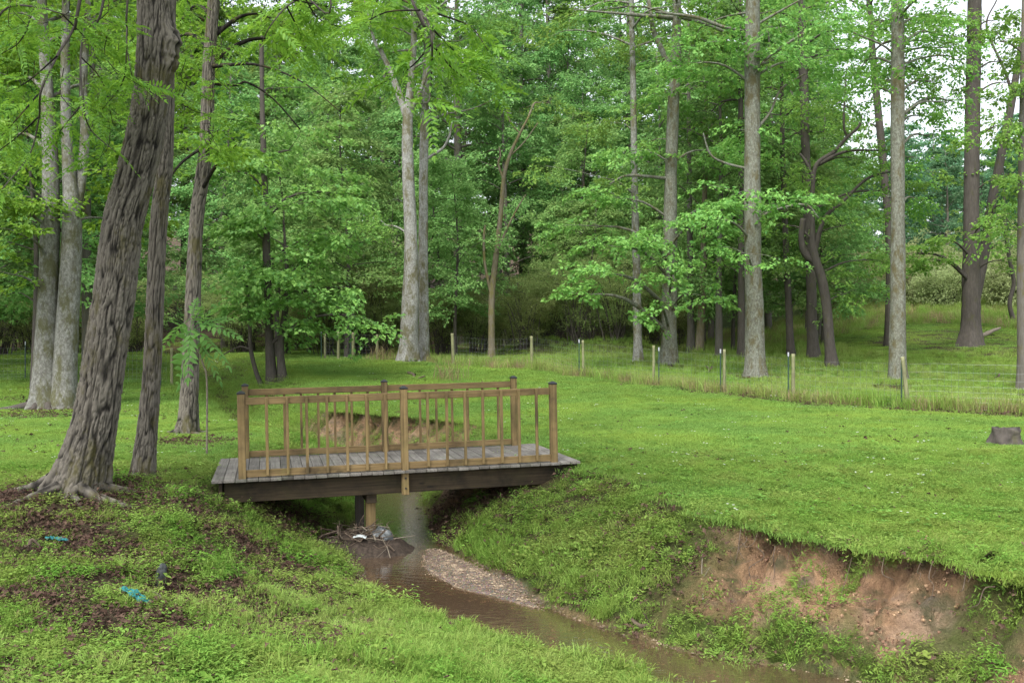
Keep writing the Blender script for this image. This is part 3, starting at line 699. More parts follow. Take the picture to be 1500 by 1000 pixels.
T_B = tree('slender_tree', 'slender furrowed tree standing just right of the thick leaning tree', 'tree',
           [(208, 704, 36), (213, 660, 31), (219, 600, 28), (225, 500, 25), (232, 333, 24), (241, 250, 22), (245, 180, 19), (247, 100, 17), (250, 0, 15)],
           M['bark_furrow'], M['leaf_near'], base=700, segs=90, nring=430, height=14, disp=furrow(.016, .030, .27, .42, .22, 4, 9, .14), seed=22, crown=(7.5, 13.5, 3, 10, 7, 24, .14))
T_C = tree('slender_tree', 'slender furrowed tree beside the leafy sapling, left of the footbridge', 'tree',
           [(272, 642, 30), (276, 600, 26), (280, 500, 23), (287, 333, 20), (298, 250, 20), (303, 200, 20), (306, 100, 18), (313, 0, 17)],
           M['bark_furrow'], M['leaf_near'], base=636, segs=80, nring=390, height=17, disp=furrow(.016, .030, .27, .5, .26, 5, 14, .14), seed=23,
           limbs=[[(305, 98, 7, 0), (340, 95, 5, -.3), (368, 94, 4, -.5), (405, 103, 3, -.7), (450, 125, 2, -.9), (500, 165, 1.5, -1)],
                  [(302, 122, 6, 0), (345, 125, 4, .3), (362, 121, 3.5, .4), (400, 145, 2.5, .6), (440, 190, 2, .8)],
                  [(299, 215, 5, 0), (270, 235, 4, -.4), (250, 258, 3, -.6)], [(298, 30, 5, 0), (280, 22, 4, -.3), (255, 35, 3, -.5)]],
           blobs=[(330, 40, .5, .9, .5, 16), (250, 60, 1.5, .9, .5, 14), (320, 190, -.6, .8, .25, 9), (340, 228, -.8, .7, .2, 8), (420, 60, .8, 1.2, .5, 16), (270, 20, 1.5, 1, .5, 14), (395, 20, .3, 1.2, .4, 14)],
           crown=(9, 16, 3.4, 12, 8, 26, .14), lsize=.12, spl=.8)
roots(T_C, 0, 0, [(.05, -.1, .45, -.25, .05), (-.1, -.05, -.5, .05, .05), (.1, .0, .5, .2, .04)], M['bark_furrow'])

T_D = tree('twin_trunk_tree', 'pale smooth twin trunk tree with mossy root flare at far left', 'tree',
           [(64, 604, 40), (65, 560, 34), (68, 500, 31), (71, 420, 28), (74, 330, 26), (74, 250, 22), (70, 150, 18), (64, 60, 14)],
           M['bark_twin'], M['leaf_near'], base=598, segs=48, nring=140, height=20, disp=smoothbark(.75, .45, 4, 2), seed=24,
           stems=[[(93, 606, 42, -.1), (95, 560, 35, 0), (98, 480, 31, 0), (103, 400, 29, 0), (106, 320, 26, 0), (100, 240, 17, 0), (96, 150, 14, 0), (96, 60, 12, 0), (97, -60, 9, 0)],
                  [(106, 320, 18, .1), (118, 270, 15, .2), (124, 200, 13, .3), (122, 120, 11, .4), (128, 30, 9, .5), (130, -60, 7, .5)]],
           blobs=[(10, 200, 1.5, 1.2, .6, 30), (20, 120, 1.6, 1.4, .8, 34), (160, 250, 1.0, 1.1, .6, 26), (50, 60, 1.6, 1.5, .8, 30), (165, 130, 1.6, 1.3, .9, 34), (0, 300, -1, 1.1, .5, 22), (140, 30, 1.6, 1.4, .8, 30), (30, 270, -1, 1, .5, 20), (200, 40, 1, 1.5, .8, 26), (15, 20, .5, 1.6, .8, 30), (35, 345, -1.3, .8, .25, 9), (165, 320, 1.5, .9, .5, 16), (10, 400, -1.0, .7, .2, 8)],
           crown=(11, 19, 4.5, 14, 9, 26, .16), lsize=.15, spl=.95)
roots(T_D, 0, 0, [(-.2, -.3, -1.2, -.5, .09), (.3, -.3, .4, -.6, .09), (0, -.3, -.2, -.7, .09), (.6, -.2, .95, -.3, .09), (-.3, -.1, -.9, .2, .08)], M['bark_dark'])

# --- midground trees
UB = [(345, 250, -.6, 1.4, .5, 26), (420, 300, -.8, 1.7, .6, 34), (470, 350, -.9, 1.6, .6, 34), (500, 420, -1, 1.3, .55, 26), (350, 330, -.8, 1.2, .5, 22), (440, 425, -1.2, 1.5, .6, 28), (520, 460, -1, .9, .45, 16), (380, 400, -.9, 1.1, .4, 16), (450, 480, -.8, 1.1, .4, 16), (430, 220, .4, 1.5, .6, 26), (360, 180, .2, 1.3, .5, 20), (480, 280, 0, 1.4, .6, 24), (340, 440, -1.2, .7, .3, 9), (400, 130, .8, 1.6, .6, 20)]
tree('maple_tree', 'slim dark tree with layered light green leaves behind the footbridge left post', 'tree',
     [(400, 567, 17), (396, 520, 14), (393, 440, 12), (390, 350, 11), (387, 250, 9), (384, 150, 7), (383, 60, 6)], M['bark_dark'], M['leaf_under'], base=562, segs=20, nring=80, height=13, blobs=UB, seed=31, lshape='maple', lsize=.17, asp=.85)
tree('maple_tree', 'crooked mossy sapling trunk touching the slim dark tree behind the footbridge', 'tree',
     [(414, 560, 13), (411, 510, 10), (417, 460, 9), (422, 420, 7), (418, 370, 5)], M['bark_dark'], M['leaf_under'], base=557, segs=16, nring=60, height=6, seed=32,
     blobs=[(440, 390, -.3, .8, .35, 12), (400, 350, 0, .8, .35, 12)], lshape='maple', lsize=.16, asp=.85)
tree('young_tree', 'thin bent sapling leaning over the dark gully', 'young tree',
     [(386, 572, 7), (375, 545, 6), (367, 510, 6), (366, 480, 5), (364, 440, 5), (358, 400, 3)], M['bark_dark'], M['leaf_under'], base=568, segs=10, nring=40, height=4.5, seed=33,
     limbs=[[(367, 512, 3, 0), (350, 508, 2, 0), (322, 522, 1.5, .1)]], blobs=[(350, 405, 0, .7, .25, 10), (372, 395, 0, .7, .25, 10)], lsize=.15, lshape='maple', asp=.85)

tree('white_tree', 'pale white trunked tree, left one of the close pair behind the footbridge', 'tree',
     [(597, 532, 32), (599, 500, 27), (602, 430, 25), (602, 350, 19), (598, 250, 17), (597, 180, 15), (602, 120, 11), (606, 60, 9), (606, 0, 8)], M['bark_grey'], M['leaf_mid'], base=530, segs=30, nring=100, height=22, disp=smoothbark(.35, .6, 5, 4), seed=34,
     stems=[[(597, 178, 11, 0), (585, 140, 10, .1), (572, 105, 8, .2), (558, 75, 7, .3), (547, 55, 5, .3), (530, -20, 3, .3)]],
     limbs=[[(603, 160, 7, 0), (617, 130, 6, -.2), (628, 95, 5, -.3), (640, 20, 4, -.4)]],
     blobs=[(560, 40, .3, 1.8, .8, 26), (640, 20, .3, 1.8, .8, 26), (560, 330, .8, 1.2, .6, 14)], crown=(13, 21, 4.5, 14, 9, 26, .19))
tree('white_tree', 'pale white trunked tree, right one of the close pair behind the footbridge', 'tree',
     [(620, 530, 18), (621, 480, 15), (620, 400, 14), (620, 300, 13.5), (621, 200, 13), (624, 120, 11), (626, 60, 9), (628, 0, 7)], M['bark_grey'], M['leaf_mid'], base=528, segs=24, nring=90, height=20, disp=smoothbark(.3, .4, 4, 6), seed=35,
     limbs=[[(626, 232, 5, 0), (648, 218, 4, -.2), (658, 200, 3.5, -.3), (663, 180, 2.5, -.3)], [(626, 178, 4, 0), (650, 168, 3, .2), (690, 160, 2, .3), (725, 145, 1.5, .3)]],
     blobs=[(665, 150, -.2, 1.4, .5, 14), (680, 60, .3, 1.8, .7, 22)], crown=(13, 19, 4, 12, 9, 26, .19))
tree('forked_tree', 'slim mossy forked tree with bare crooked arms behind the bridge railing', 'tree',
     [(720, 528, 11), (720, 480, 9.5), (721, 430, 9), (727, 370, 8), (733, 320, 7), (738, 260, 6), (748, 225, 5), (762, 195, 4), (774, 172, 3)], M['bark_mossy'], M['leaf_mid'], base=527, segs=18, nring=90, height=9.5, seed=36,
     limbs=[[(718, 425, 5, 0), (710, 385, 4.5, 0), (709, 345, 4, 0), (711, 330, 3, 0)], [(737, 262, 4, 0), (730, 240, 3.5, 0), (733, 228, 3, 0), (731, 215, 2, 0)],
            [(727, 370, 4, -.1), (745, 330, 3, -.2), (758, 305, 2.5, -.2), (770, 285, 1.5, -.2)], [(762, 196, 2.5, 0), (748, 180, 2, 0), (742, 160, 1.5, 0)], [(748, 228, 2.5, 0), (768, 208, 2, .1), (788, 180, 1.5, .1)]],
     blobs=[(700, 350, .9, .9, .4, 8), (790, 150, .5, 1.2, .6, 12)])
tree('grey_tree', 'thin grey trunk just left of the stout mossy tree in the meadow', 'tree',
     [(935, 532, 15), (934, 500, 12.5), (933, 420, 12), (931, 340, 11), (929, 250, 9.5), (928, 150, 9), (926, 60, 8)], M['bark_grey'], M['leaf_mid'], base=530, segs=20, nring=80, height=20, seed=37,
     blobs=[(880, 260, -.5, 1.6, .6, 26), (905, 180, .2, 1.8, .7, 26), (950, 90, .4, 1.8, .7, 26)], crown=(13, 19, 4, 12, 9, 26, .19))
HB = [(900, 360, -2.2, 1.2, .4, 22), (870, 400, -2.6, 1.0, .4, 20), (845, 430, -2.8, .6, .35, 10), (940, 350, -2, 1.1, .35, 18), (985, 400, -2.2, .9, .4, 16), (965, 450, -2.3, .6, .35, 10), (1010, 430, -2, .7, .3, 10), (1020, 330, -1.6, 1.3, .4, 22), (1060, 300, -1.4, 1.2, .4, 20), (900, 290, -.5, 1.5, .5, 22), (860, 330, -.8, 1.0, .4, 12), (930, 220, 0, 1.5, .5, 22), (1040, 220, .5, 1.6, .7, 22), (960, 130, 0, 1.5, .6, 18), (1040, 120, .6, 1.6, .7, 20)]
tree('stout_tree', 'stout mottled mossy tree with forked top and low bright leafy boughs in the meadow', 'tree',
     [(979, 537, 28), (980, 500, 23), (981, 420, 21), (982, 330, 20), (983, 250, 17), (986, 170, 17), (989, 100, 16), (991, 50, 13), (992, 0, 12)], M['bark_lichen'], M['leaf_under'], base=533, segs=30, nring=110, height=22, disp=smoothbark(.35, .5, 5, 8), seed=38,
     stems=[[(984, 105, 10, 0), (976, 88, 9, 0), (968, 70, 8, 0), (957, 45, 7, .1), (950, 0, 6, .2)]],
     limbs=[[(1060, 46, 4, 0), (1020, 30, 7, 0), (990, 22, 9, 0)], [(985, 26, 7, 0), (930, 22, 5, -.3), (880, 18, 3, -.6), (840, 14, 2, -.8)], [(981, 262, 6, 0), (945, 258, 4.5, -.3), (915, 258, 3.5, -.5), (893, 270, 2, -.6)]],
     blobs=HB, crown=(13, 21, 4.5, 12, 9, 26, .18), lsize=.15, asp=.85, lshape='maple', spl=.95)
JB = [(1050, 320, -1, 1.0, .3, 15), (1150, 300, -.6, 1.2, .35, 18), (1090, 370, -1.2, .9, .3, 9), (1075, 280, -.8, 1.1, .3, 14), (1060, 60, -.6, 1.5, .5, 24), (1140, 40, -.6, 1.5, .5, 24), (1120, 90, -.9, 1.2, .35, 16), (1020, 90, -.2, 1.4, .5, 20), (1180, 90, .2, 1.2, .5, 16), (1080, 190, .6, 1.5, .6, 20)]
tree('lichen_tree', 'straight lichen grey tree with brown moss patches right of centre in the meadow', 'tree',
     [(1107, 555, 33), (1106, 520, 28), (1105, 450, 26.5), (1103, 380, 25), (1102, 300, 24), (1102, 200, 22.5), (1102, 100, 21), (1103, 0, 20)], M['bark_lichen'], M['leaf_under'], base=551, segs=36, nring=130, height=21, disp=smoothbark(.3, .35, 5, 12), seed=39,
     limbs=[[(1108, 108, 6, 0), (1125, 85, 5, -.3), (1160, 60, 4, -.5), (1190, 42, 2.5, -.7)], [(1100, 46, 0.5, 0), (1060, 40, 5, -.3), (1020, 26, 5, -.4), (960, 18, 3, -.5)], [(1112, 318, 4, 0), (1140, 306, 3.5, -.2), (1180, 300, 3, -.3), (1200, 320, 1.5, -.3)],
            [(1098, 248, 4, 0), (1060, 238, 3.5, .2), (1040, 225, 3, .3), (1030, 195, 2, .3)], [(1112, 185, 5, 0), (1128, 165, 4, .2), (1145, 130, 3.5, .4), (1180, 108, 2.5, .6)]],
     blobs=JB, crown=(12.5, 20, 4.2, 12, 9, 26, .17), lsize=.14, asp=.85, lshape='maple', spl=.95)
tree('lichen_tree', 'straight lichen spotted tree right of the leaning dark tree, near the fence', 'tree',
     [(1316, 560, 28), (1315, 520, 24), (1315, 440, 21), (1315, 340, 20), (1315, 220, 19), (1315, 100, 18), (1315, 0, 17)], M['bark_lichen'], M['leaf_mid'], base=556, segs=34, nring=120, height=19, disp=smoothbark(.25, .35, 5, 15), seed=40,
     limbs=[[(1308, 78, 4, 0), (1290, 65, 3, -.2), (1250, 48, 2, -.3)], [(1320, 170, 4, .1), (1350, 150, 3, .3), (1390, 150, 1.5, .5)]],
     blobs=[(1350, 60, .5, 1.3, .6, 22), (1280, 30, .5, 1.3, .6, 24), (1370, 120, 1, 1.1, .5, 16), (1350, 170, .8, .9, .4, 12), (1370, 20, .2, 1.2, .5, 18), (1290, 120, 1.2, 1.2, .5, 18), (1330, 230, 1.2, .8, .4, 10), (1345, 100, 1.5, 1.2, .5, 20), (1385, 55, 2, 1.2, .5, 18), (1400, 150, 2, .9, .4, 14), (1360, 200, 1.6, .8, .3, 10), (1340, 290, 1.5, .9, .4, 10), (1250, 130, 1.5, 1.2, .5, 16), (1300, 290, 1.5, .8, .6, 6), (1260, 90, 1.5, 1.2, .6, 12)], crown=(11, 18, 4, 10, 7, 24, .15), lsize=.13)
LBL = [(1250, 230, .5, 1.4, .6, 24), (1200, 260, .3, 1.3, .5, 20), (1240, 330, -.3, 1.3, .6, 22), (1270, 380, -.3, 1.1, .45, 16), (1180, 390, .4, 1.2, .6, 16), (1150, 330, .3, 1.2, .5, 16), (1300, 280, .6, 1.2, .5, 16), (1220, 150, .8, 1.5, .7, 22), (1240, 430, -.2, .9, .3, 10)]
tree('crooked_tree', 'dark crooked tree leaning with a twisted bare fork above the fence', 'tree',
     [(1219, 541, 18), (1215, 500, 15), (1211, 450, 14), (1204, 410, 14), (1192, 370, 12), (1190, 320, 7), (1191, 270, 6.5), (1197, 240, 6), (1222, 222, 6), (1240, 202, 5), (1258, 185, 4), (1262, 170, 3)], M['bark_dark'], M['leaf_mid'], base=538, segs=24, nring=110, height=8.7, seed=41,
     limbs=[[(1197, 385, 10, 0), (1180, 372, 10, .1), (1174, 350, 9, .1), (1176, 320, 8, .1)], [(1192, 372, 8, 0), (1208, 320, 6, -.2), (1235, 295, 5, -.3), (1270, 262, 4, -.4), (1310, 250, 2, -.5)], [(1191, 262, 5, 0), (1182, 240, 4, 0), (1172, 225, 3, 0)],
            [(1200, 240, 5, 0), (1240, 222, 4, -.2), (1300, 220, 2, -.3)], [(1241, 200, 3, 0), (1236, 180, 3, 0), (1240, 100, 2, .1)]],
     blobs=LBL, lsize=.14)
tree('straight_tree', 'straight dark trunk rising directly behind the leaning crooked tree', 'tree',
     [(1192, 528, 19), (1190, 480, 15), (1188, 400, 14), (1184, 320, 13), (1180, 220, 12), (1177, 120, 13), (1175, 40, 12)], M['bark_dark'], M['leaf_mid'], base=525, segs=20, nring=70, height=20, seed=42,
     blobs=[(1200, 100, .5, 1.6, .7, 26), (1150, 190, .5, 1.6, .7, 24), (1220, 40, .4, 1.7, .7, 24)], crown=(13, 19, 4, 12, 8, 24, .18))
tree('thin_tree', 'thin straight trunk left of the crooked dark tree', 'tree',
     [(1159, 526, 13), (1156, 470, 10), (1152, 380, 9), (1149, 300, 8), (1146, 200, 7)], M['bark_dark'], M['leaf_mid'], base=524, segs=16, nring=50, height=15, seed=43, blobs=[(1140, 260, 0, 1.4, .6, 22), (1160, 360, .3, 1.2, .5, 14)], crown=(10, 14, 3, 8, 8, 24, .18))
tree('thin_tree', 'thin dark trunk close behind the straight lichen grey tree', 'tree',
     [(1087, 528, 14), (1086, 480, 11), (1086, 400, 10), (1086, 300, 9), (1085, 200, 8)], M['bark_dark'], M['leaf_mid'], base=525, segs=16, nring=50, height=17, seed=44, blobs=[(1060, 390, .5, 1.3, .5, 16), (1080, 120, .5, 1.4, .6, 18)], crown=(11, 16, 3.5, 8, 8, 24, .18))
tree('thin_tree', 'left trunk of the two thin ones between the stout and lichen trees', 'tree',
     [(1012, 524, 13), (1012, 470, 10), (1011, 380, 9), (1010, 300, 8)], M['bark_far'], M['leaf_mid'], base=522, segs=16, nring=50, height=17, seed=45, blobs=[(1010, 260, .5, 1.4, .6, 18)], crown=(10, 16, 3.5, 9, 8, 24, .18))
tree('thin_tree', 'right mossy trunk of the two thin ones between the stout and lichen trees', 'tree',
     [(1024, 525, 13), (1027, 470, 11), (1030, 400, 10), (1031, 340, 8), (1033, 260, 7)], M['bark_mossy'], M['leaf_mid'], base=523, segs=16, nring=50, height=15, seed=46, blobs=[(1045, 300, .4, 1.3, .6, 16)], crown=(9, 14, 3, 8, 8, 24, .18))
tree('hill_tree', 'big dark trunk with flared base on the brushy knoll at right', 'tree',
     [(1420, 509, 34), (1422, 470, 26), (1423, 400, 25), (1423, 300, 22), (1424, 200, 21), (1426, 100, 20), (1428, 0, 19)], M['bark_dark'], M['leaf_mid'], base=507, segs=30, nring=100, height=26, disp=furrow(.03, .12, .4, .35, .5, 5, 18, .5), seed=47,
     blobs=[(1370, 380, -1.5, 1.5, .35, 22), (1340, 370, -2, 1.0, .3, 14), (1470, 260, -1, 1.2, .5, 14), (1480, 180, -1, 1.1, .5, 12), (1440, 330, -1.2, 1.0, .4, 10), (1470, 380, -1, 1.1, .4, 12), (1400, 100, .3, 1.1, .5, 10), (1390, 30, .3, 1.5, .6, 20), (1460, 30, .3, 1.4, .6, 22), (1470, 90, .3, 1.3, .5, 18), (1480, 120, 0, 1.2, .5, 14), (1380, 350, -1.2, 1.2, .4, 12)], crown=(16.5, 25, 5, 10, 8, 24, .2), lsize=.17)
tree('leaning_hill_tree', 'slender dark tree leaning right behind the big trunk on the knoll', 'tree',
     [(1418, 480, 15), (1432, 420, 14), (1442, 370, 13.5), (1452, 300, 13), (1466, 230, 12), (1480, 160, 11), (1492, 90, 9), (1505, 20, 8)], M['bark_dark'], M['leaf_mid'], d=47, segs=18, nring=70, height=22, seed=48,
     limbs=[[(1484, 140, 5, 0), (1470, 100, 4, .2), (1445, 40, 3, .4), (1460, 0, 2, .4)]], blobs=[(1465, 300, -.8, 1.6, .6, 18), (1480, 220, 0, 1.5, .6, 16), (1490, 350, -.6, 1.5, .6, 16)], lsize=.17)
tree('dark_tree', 'thin dark tree leaning behind the lichen spotted tree', 'tree',
     [(1301, 502, 12), (1302, 450, 10), (1303, 380, 10), (1300, 310, 10), (1292, 220, 11), (1284, 140, 10), (1277, 60, 9), (1273, 0, 8)], M['bark_dark'], M['leaf_mid'], d=43, segs=16, nring=60, height=22, seed=49, blobs=[(1270, 180, .2, 1.5, .7, 14), (1310, 350, .4, 1, .6, 7), (1260, 40, .3, 1.6, .7, 16), (1335, 30, .3, 1.6, .7, 22), (1360, 110, .3, 1.5, .7, 20), (1330, 250, .4, 1.5, .6, 14), (1395, 70, .3, 1.5, .6, 16)], crown=(16, 21, 3.5, 8, 7, 24, .2), lsize=.17)
tree('edge_tree', 'pale brown trunk cut by the right edge of the meadow view', 'tree',
     [(1500, 575, 20), (1499, 500, 17), (1498, 400, 16), (1499, 300, 15), (1500, 200, 14)], M['bark_far'], M['leaf_mid'], base=572, segs=24, nring=60, height=15, seed=50,
     blobs=[(1470, 200, -.3, .8, .5, 16), (1480, 130, -.2, .9, .5, 14), (1480, 330, 0, .7, .4, 8), (1490, 260, -.4, .8, .4, 10), (1460, 60, 0, .8, .35, 6)], lsize=.14, spl=.8)
tree('crooked_sapling', 'small crooked dark sapling on the grassy hillside at right', 'sapling',
     [(1487, 465, 7), (1479, 445, 6), (1485, 415, 6), (1480, 385, 6), (1474, 350, 5), (1472, 320, 4)], M['bark_dark'], M['leaf_mid'], d=50, segs=12, nring=50, height=9, seed=51, blobs=[(1465, 310, 0, 1.5, .7, 14), (1485, 360, .5, 1.3, .6, 10)], lsize=.16)

# --- leafy sapling with big pinnate leaves
sp = hit(302, 598); dS = 14.2
b0 = P(303, 0, dS); b0[2] = gz(b0[0], dS)
sap = thing('sapling', 'bright green sapling with long pinnate leaves beside the slender furrowed tree', 'sapling', b0)
mb = MB(); ps = [b0 - [0, 0, .05], P(303, 560, dS), P(298, 535, dS), P(291, 515, dS), P(283, 490, dS), P(280, 465, dS)]
tube(mb, ps, [.016, .014, .013, .011, .009, .005], 30, 8); link('stem', mb.mesh('stem', M['palestick'], True, b0), sap)
rng = np.random.default_rng(61); Lv = Leaves(); mb = MB()
TG = [(330, 440), (352, 492), (332, 535), (232, 515), (240, 465), (262, 560), (300, 440), (345, 462), (255, 492), (318, 555), (290, 425), (275, 545)]
B = []; D = []; LN = []
for k, (x, y) in enumerate(TG):
    x = 285 + (x - 285) * .85; y = 488 + (y - 488) * .85
    s = ps[4] + (ps[5] - ps[4]) * rng.random(); e = P(x, y, dS + rng.normal(0, .3)); v = e - s
    B.append(s); D.append(v + [0, 0, .22 * np.linalg.norm(v)]); LN.append(np.linalg.norm(v) * 1.05)
    tube(mb, [s, s + v * .5 + [0, 0, .06], e], [.005, .004, .002], 8, 4)
compound(Lv, rng, np.array(B), np.array(D), np.array(LN), 9, .22)
link('leaf_stalks', mb.mesh('leaf_stalks', M['leaf_sap'], True, b0), sap); link('leaves', Lv.mesh('leaves', M['leaf_sap'], b0, 'hex'), sap)

# ------------------------------------------------------------------ the wood behind: prototypes copied
def proto(seed, h, z0, Rm, nb, nsp, m, size, rad, leaf, bark, lean=.3, splen=1.3, up=.35):
    rng = np.random.default_rng(seed)
    pts = [np.array([0, 0, -.2])] + [np.array([lean * math.sin(seed + k) * k / 5, lean * math.cos(seed * 2 + k) * k / 5, h * k / 5]) for k in range(1, 6)]
    mb = MB(); tube(mb, pts, [rad * 1.15, rad * .9, rad * .75, rad * .55, rad * .3, .02], 24, 12, disp=smoothbark(.3, .4, 4, seed))
    Lv = Leaves(); bm = MB(); auto_crown(rng, Lv, bm, pts, z0, h, Rm, nb, nsp, m, size, rad * .28, .66, up, splen)
    return (mb.mesh('trunk', bark, True, ridge=True), bm.mesh('branches', bark, True, ridge=True), Lv.mesh('crown', leaf))
def place(meshes, name, label, cat, group, x, y, s, rz, z=None):
    t = thing(name, label, cat, (x, y, (gz(x, y) if z is None else z) - .03), group)
    t.scale = (s, s, s * rnd.uniform(.92, 1.08)); t.rotation_euler = (0, 0, rz)
    for nm, me in zip(('trunk', 'branches', 'crown'), meshes):
        if me is not None: link(nm, me, t)
    return t
M['leaf_tall'] = leafmat('tall_wood_leaf', (.105, .215, .05), (.225, .36, .085), .32, hue=.015, objvar=.45)
TALL = [proto(100 + k, 27 + k, 6 + k * .7, 5.4, 38, 16, 36, .21, .30, M['leaf_tall' if k % 2 else 'leaf_far'], M['bark_far']) for k in range(4)]
MIDS = [proto(120 + k, 16 + k, 3.0 + .4 * k, 4.3, 32, 15, 36, .18, .17, M['leaf_far'], M['bark_far']) for k in range(3)]
M['leaf_underwood'] = leafmat('underwood_leaf', (.12, .25, .075), (.235, .385, .125), .36, hue=.02, objvar=.45)
UNDR = [proto(140 + k, 8.5 + k, 1.7 + .4 * k, 3.1, 28, 14, 36, .14, .09, M['leaf_underwood'], M['bark_dark'], splen=1.0, up=.25) for k in range(3)]
def brush(seed, h, r):
    rng = np.random.default_rng(seed); mb = MB(); Lv = Leaves()
    for k in range(26):
        az = rng.uniform(0, 2 * PI); l = rng.uniform(.6, 1.0); e = np.array([math.cos(az) * r * l, math.sin(az) * r * l, h * rng.uniform(.55, 1)])
        b = rng.normal(0, .25, 3) * [1, 1, 0]; mid = b + (e - b) * .5 + [0, 0, .28 * h]; tube(mb, [b, mid, e], [.03, .02, .005], 9, 4)
        Q = catmull([b, mid, e], 20); ti = rng.integers(3, 20, 17)
        dd = (e - b)[None] * .4 + rng.normal(0, .8, (17, 3)); sprays(Lv, rng, Q[ti] + rng.normal(0, .18, (17, 3)), dd, rng.uniform(.5, 1.0, 17), 34, .085, .6, .35, .4, .1, .8)
    return (None, mb.mesh('branches', M['bark_dark'], True, ridge=True), Lv.mesh('crown', M['leaf_brush']))
BRSH = [brush(160 + k, 3.4 + .5 * k, 2.2 + .2 * k) for k in range(3)]
placed = []
def ok(x, y, dmin):
    for (a, b) in placed:
        if (a - x) ** 2 + (b - y) ** 2 < dmin * dmin: return False
    placed.append((x, y)); return True
def scatter_trees(n, d0, d1, px0, px1, dmin, kinds, name, label, cat, group, s0, s1, cond=None):
    c = 0
    for tr in range(n * 30):
        if c >= n: break
        d = math.sqrt(rnd.uniform(d0 * d0, d1 * d1)); px = rnd.uniform(px0, px1); x = (px - 750) / F * d
        if cond and not cond(px, d, x): continue
        if not ok(x, d, dmin): continue
        place(kinds[c % len(kinds)], name, label, cat, group, x, d, rnd.uniform(s0, s1), rnd.uniform(0, 6.28)); c += 1
gully = lambda px, d, x: not (abs(x + 12.2 + (d - 38) * .45) < 2.2)
for px, d in ((765, 45), (845, 45.5), (905, 44.5), (655, 47), (480, 47), (560, 46.5), (700, 47.5), (990, 46)):
    x = (px - 750) / F * d; placed.append((x, d)); place(BRSH[px % 3], 'thicket_shrub', 'brownish green twiggy shrub at the edge of the wood behind the meadow', 'shrub', 'thicket shrubs along the wood edge', x, d, rnd.uniform(.75, .95), px)
scatter_trees(24, 45, 55, -120, 1000, 2.2, BRSH, 'thicket_shrub', 'brownish green twiggy shrub at the edge of the wood behind the meadow', 'shrub', 'thicket shrubs along the wood edge', .8, 1.15, gully)
scatter_trees(42, 43.5, 56, -200, 1090, 2.7, UNDR, 'understory_tree', 'small leafy understory tree at the edge of the wood behind the meadow', 'tree', 'understory trees of the wood', .8, 1.25, gully)
scatter_trees(40, 47, 72, -250, 1130, 3.4, MIDS, 'wood_tree', 'mid height leafy tree inside the wood behind the meadow', 'tree', 'mid height trees of the wood', .85, 1.25, gully)
scatter_trees(64, 50, 96, -300, 1170, 3.6, TALL, 'tall_wood_tree', 'tall leafy tree rising high in the wood behind the meadow', 'tree', 'tall trees of the wood', .9, 1.2, gully)
scatter_trees(10, 28, 42, -260, 250, 3.0, UNDR + MIDS, 'left_wood_tree'.replace('left_', 'shady_'), 'dark shaded tree in the wood behind the wire fence at far left', 'tree', 'shaded trees behind the wire fence at far left', .8, 1.15, lambda px, d, x: x < -13 - (d - 28) * .25 and px < 260)
scatter_trees(8, 40, 60, 1040, 1205, 3.2, MIDS + UNDR, 'meadow_edge_tree', 'leafy tree at the right end of the wood above the crooked dark tree', 'tree', 'leafy trees at the right end of the wood', .75, 1.05)
HILL = [proto(180 + k, 15 + 2 * k, 2 + k, 4.6, 24, 10, 26, .34, .2, M['leaf_hill_haze'], M['bark_far'], splen=1.6) for k in range(2)]
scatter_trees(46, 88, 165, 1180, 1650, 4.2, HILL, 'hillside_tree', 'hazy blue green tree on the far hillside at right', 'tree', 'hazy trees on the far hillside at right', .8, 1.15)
M['leaf_pale'] = leafmat('pale_shrub_leaf', (.19, .24, .10), (.30, .345, .165), .35, objvar=.35)
def bushy(seed, h, r):
    rng = np.random.default_rng(seed); mb = MB(); Lv = Leaves()
    for k in range(34):
        az = rng.uniform(0, 2 * PI); l = rng.uniform(.3, 1.0); e = np.array([math.cos(az) * r * l, math.sin(az) * r * l, h * rng.uniform(.15, 1) * (1.15 - .4 * l)])
        b = rng.normal(0, .3, 3) * [1, 1, 0]; mid = b + (e - b) * .5 + [0, 0, .2 * h]; tube(mb, [b, mid, e], [.025, .015, .004], 8, 4)
        Q = catmull([b, mid, e], 20); ti = rng.integers(2, 20, 16); dd = (e - b)[None] * .4 + rng.normal(0, .9, (16, 3))
        sprays(Lv, rng, Q[ti] + rng.normal(0, .25, (16, 3)), dd, rng.uniform(.5, 1.1, 16), 30, .12, .6, .3, .4, .1, .8)
    return (None, mb.mesh('branches', M['bark_dark'], True, ridge=True), Lv.mesh('crown', M['leaf_pale']))
BUSH = [bushy(190 + k, 3.2 + .6 * k, 2.6) for k in range(2)]
scatter_trees(26, 58, 80, 1190, 1640, 2.6, BUSH, 'hillside_shrub', 'pale twiggy shrub at the top of the grassy slope at right', 'shrub', 'pale shrubs at the top of the grassy slope', .9, 1.4)
scatter_trees(5, 62, 80, 1420, 1640, 4.0, UNDR, 'hillside_sapling', 'light green young tree behind the knoll on the slope at right', 'tree', 'young trees on the slope at right', .6, .9)

